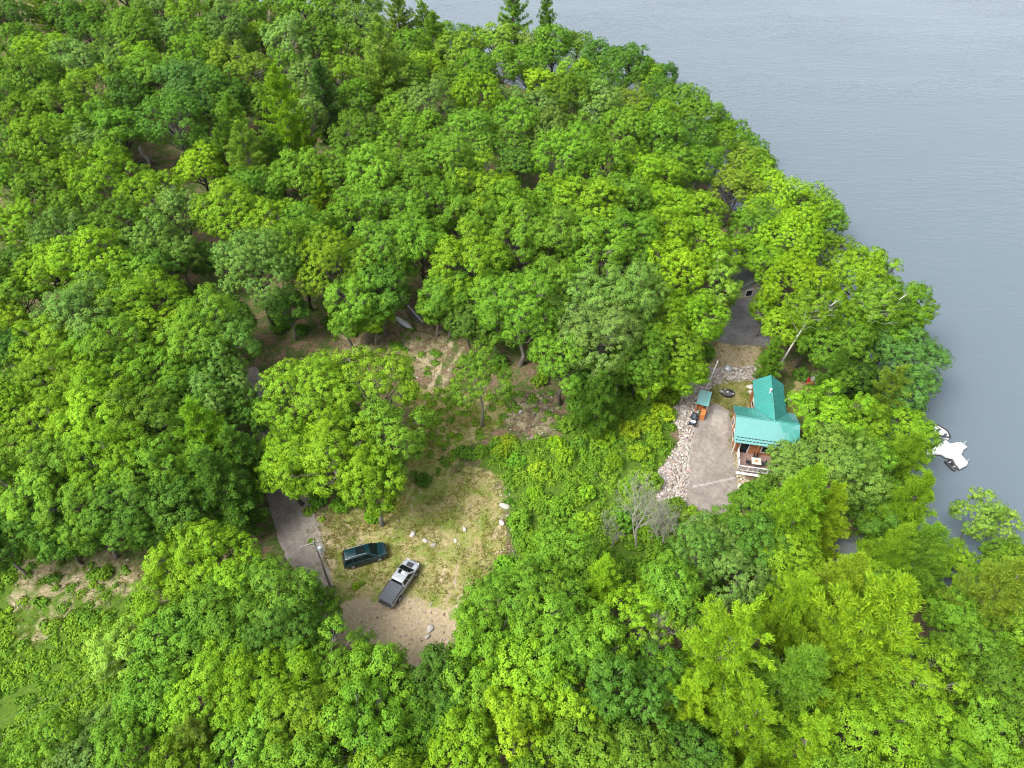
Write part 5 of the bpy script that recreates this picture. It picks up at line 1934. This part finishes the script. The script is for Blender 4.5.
# ------------------------------------------------------------------ labels for the trees and shrubs: by look, then by what they stand beside
ORD = ['first', 'second', 'third', 'fourth', 'fifth', 'sixth', 'seventh', 'eighth', 'ninth', 'tenth', 'eleventh', 'twelfth', 'thirteenth', 'fourteenth']
KINDW = {'o': 'tree', 'f': 'slender tree', 'w': 'birch', 'p': 'pine', 's': 'spruce', 'h': 'hemlock', 'b': 'shrub'}
GROUPS = {'o': 'broadleaf trees of the lakeside wood', 'f': 'slender trees of the lakeside wood', 'w': 'white trunked birches by the shore', 'p': 'pines of the lakeside wood', 's': 'dark spires at the skyline of the wood', 'h': 'hemlocks of the lakeside wood', 'b': 'shrubs of the clearing and wood edge'}
ANCHORS = [  # trees that stand out by themselves: direction, their own label, how others refer to them
    ((286, 118), 'tall yellow green pine glowing among darker crowns deep in the wood', 'the glowing yellow pine'),
    ((200, 168), 'yellow green bushy tree glowing in front of the round dark tree', 'the yellow bushy tree'),
    ((190, 84), 'large round cool green tree standing just behind the fallen pale log', None),
    ((514, 16), 'taller of two dark spruce tops standing against the lake at the skyline', 'the taller skyline spruce'),
    ((546, 26), 'shorter of two dark spruce tops standing against the lake at the skyline', None),
    ((576, 78), 'broad yellow green crown lit up below the two skyline spruces', 'the yellow skyline crown'),
    ((82, 308), 'large silvery green crown in the closed wood far inland of the clearing', 'the large silvery crown inland'),
    ((225, 62), 'olive tinted broadleaf tree between green crowns high in the wood', 'the olive tree high in the wood'),
    ((312, 396), 'bright green oak filling the space between road and clearing, inland crown', 'the big oak beside the lot'),
    ((480, 380), 'slender young tree standing alone in the clearing above the dry grass', 'the lone slender young tree'),
    ((322, 196), 'thin pine with bare brown branches in the middle of the wood', 'the thin brown branched pine'),
    ((592, 296), 'silvery green oak with a broad crown at the edge of the undergrowth slope', 'the silvery clearing oak'),
    ((672, 276), 'yellow green crown beside the silvery oak, inland of the garage', None),
    ((799, 311), 'white trunked birch leaning out below the bright crowns behind the cabin', 'the leaning birch'),
    ((886, 392), 'soft olive pine close to the shore beyond the cabin', 'the soft shore pine'),
    ((978, 516), 'pale fresh green tree leaning out over the lake water', 'the pale tree over the water'),
    ((992, 600), 'soft olive pine close to the picture edge below the pale overhanging tree', None),
    ((722, 650), 'large yellow pine with plumed branches in the wood below the driveway', 'the large yellow plumed pine'),
    ((854, 644), 'broadest yellow green pine, lakeward of the large plumed pine', 'the broadest pine'),
    ((462, 750), 'vivid yellow green crown at the lower edge below the dirt lot', 'the vivid crown below the lot'),
    ((206, 738), 'pale fresh green pine at the lower edge among broad oaks', 'the pale pine among the oaks'),
    ((178, 590), 'bright green oak beside the shrubby inland slope', 'the oak beside the shrubby slope'),
    ((452, 172), 'broad mid green crown bulging in the centre of the upper wood', 'the bulging central crown'),
    ((62, 84), 'small yellow green crown in the far inland wood', 'the small yellow inland crown'),
    ((826, 224), 'mid green crown reaching out towards the open lake above the birch', 'the crown reaching to the lake'),
    ((398, 18), 'pale fresh green pine rising at the very top edge of the wood', 'the pine on top'),
    ((112, 462), 'broad bright green crown in the dense wood inland of the hemlocks', 'the broad crown by the hemlocks'),
]
anch = {a[0]: a for a in ANCHORS if a[1]}
marks = list(LANDMARK) + [(a[2], a[0][0], a[0][1]) for a in ANCHORS if a[2]]


def sector(dx, dy):
    k = int(round(math.degrees(math.atan2(-dy, dx)) / 45)) % 8
    return ('lakeward of', 'behind, lakeward of', 'behind', 'behind, inland of', 'inland of', 'before, inland of', 'before', 'before, lakeward of')[k]


def label_all(items, noun):
    buckets = {}
    for it in items:
        if noun == 'crown' and (it['px'], it['py']) in anch:
            it['label'] = anch[(it['px'], it['py'])][1]
            continue
        best = min(marks, key=lambda m: math.hypot(m[1] - it['px'], m[2] - it['py']))
        dx, dy = it['px'] - best[1], it['py'] - best[2]
        buckets.setdefault((best[0], sector(dx, dy)), []).append((math.hypot(dx, dy), it))
    for (mk, sec), v in buckets.items():
        v.sort(key=lambda q: q[0])
        for i, (_, it) in enumerate(v):
            size = 'low' if it['kind'] == 'b' and it['R'] < 1.1 else 'bushy' if it['kind'] == 'b' else 'small' if it['R'] < 3.6 else 'medium' if it['R'] < 4.6 else 'broad'
            w_ = '%s %s %s' % (size, it['col'], KINDW[it['kind']])
            o = '' if len(v) == 1 else ', %s %s' % (ORD[i], noun)
            it['label'] = '%s%s %s %s' % (w_, o if o else ',', sec, mk)
    for it in items:
        lab = it['label'].replace(' ,', ',')
        tag(it['o'], lab[0].upper() + lab[1:], 'shrub' if it['kind'] == 'b' else 'tree', GROUPS[it['kind']])


label_all(placed, 'crown')
label_all(shrubs, 'shrub')
_all = [o['label'] for o in scene.objects if o.get('label')]
print('LABELS', len(_all), 'unique', len(set(_all)), 'longest', max(len(x.split()) for x in _all))


# ------------------------------------------------------------------ thin summer haze over lake and wood
mat, nt, out = new_mat('haze')
pv = nt.nodes.new('ShaderNodeVolumePrincipled')
pv.inputs['Color'].default_value = (.93, .965, 1, 1)
pv.inputs['Density'].default_value = .00002
pv.inputs['Anisotropy'].default_value = .1
L(nt, pv.outputs[0], out.inputs['Volume'])
hz = MB().box((1000, 2800, 28), (8200, 6600, 86)).build('haze', mat)
tag(hz, 'thin pale summer haze over the lake and the far wood', 'haze', kind='stuff')

# ------------------------------------------------------------------ light: bright overcast
SUN_EL, SUN_AZ = R_(52), R_(240)     # azimuth clockwise from +Y: behind the drone, a little to its left
w = bpy.data.worlds.new('World')
scene.world = w
w.use_nodes = True
nt = w.node_tree
nt.nodes.clear()
out = nt.nodes.new('ShaderNodeOutputWorld')
bg = nt.nodes.new('ShaderNodeBackground')
sky = nt.nodes.new('ShaderNodeTexSky')
sky.sky_type = 'NISHITA'
sky.sun_disc = False
sky.sun_elevation = SUN_EL
sky.sun_rotation = SUN_AZ
sky.air_density = 1.0
sky.dust_density = 4.0
sky.ozone_density = 1.0
hs = nt.nodes.new('ShaderNodeHueSaturation')
hs.inputs['Saturation'].default_value = .27
L(nt, sky.outputs[0], hs.inputs['Color'])
# an overcast dome is brightest overhead and about a third of that at the horizon
tcw = nt.nodes.new('ShaderNodeTexCoord')
sx = nt.nodes.new('ShaderNodeSeparateXYZ')
L(nt, tcw.outputs['Generated'], sx.inputs[0])
gr_w = ramp(nt, sx.outputs[2], [(0.0, (.95, .95, .95)), (1.0, (1, 1, 1))])
mulw = mixc(nt, 1.0, hs.outputs[0], gr_w, 'MULTIPLY')
gain = mixc(nt, 1.0, mulw, (1.9, 1.9, 1.9), 'MULTIPLY')
L(nt, gain, bg.inputs[0])
bg.inputs[1].default_value = .066
L(nt, bg.outputs[0], out.inputs[0])
sl = bpy.data.lights.new('sun', 'SUN')
sl.energy = 1.5
sl.angle = R_(24)
sl.color = (1, .97, .92)
so = bpy.data.objects.new('sun', sl)
COL.objects.link(so)
sd = Vector((math.sin(SUN_AZ) * math.cos(SUN_EL), math.cos(SUN_AZ) * math.cos(SUN_EL), math.sin(SUN_EL)))
so.rotation_euler = sd.to_track_quat('Z', 'Y').to_euler()
so.location = (0, 0, 120)

vs = scene.view_settings
scene.display_settings.display_device = 'sRGB'
vs.view_transform = 'Standard'
vs.look = 'None'
vs.gamma = 1
vs.use_curve_mapping = False
vs.exposure = 1.8
scene.render.engine = 'CYCLES'
cy = scene.cycles
cy.use_denoising = True
cy.denoising_prefilter = 'NONE'
cy.denoising_input_passes = 'RGB_ALBEDO_NORMAL'
cy.filter_width = 1.1
cy.max_bounces = 6
cy.diffuse_bounces = 2
cy.glossy_bounces = 2
cy.transmission_bounces = 3
cy.transparent_max_bounces = 4
cy.caustics_reflective = False
cy.caustics_refractive = False
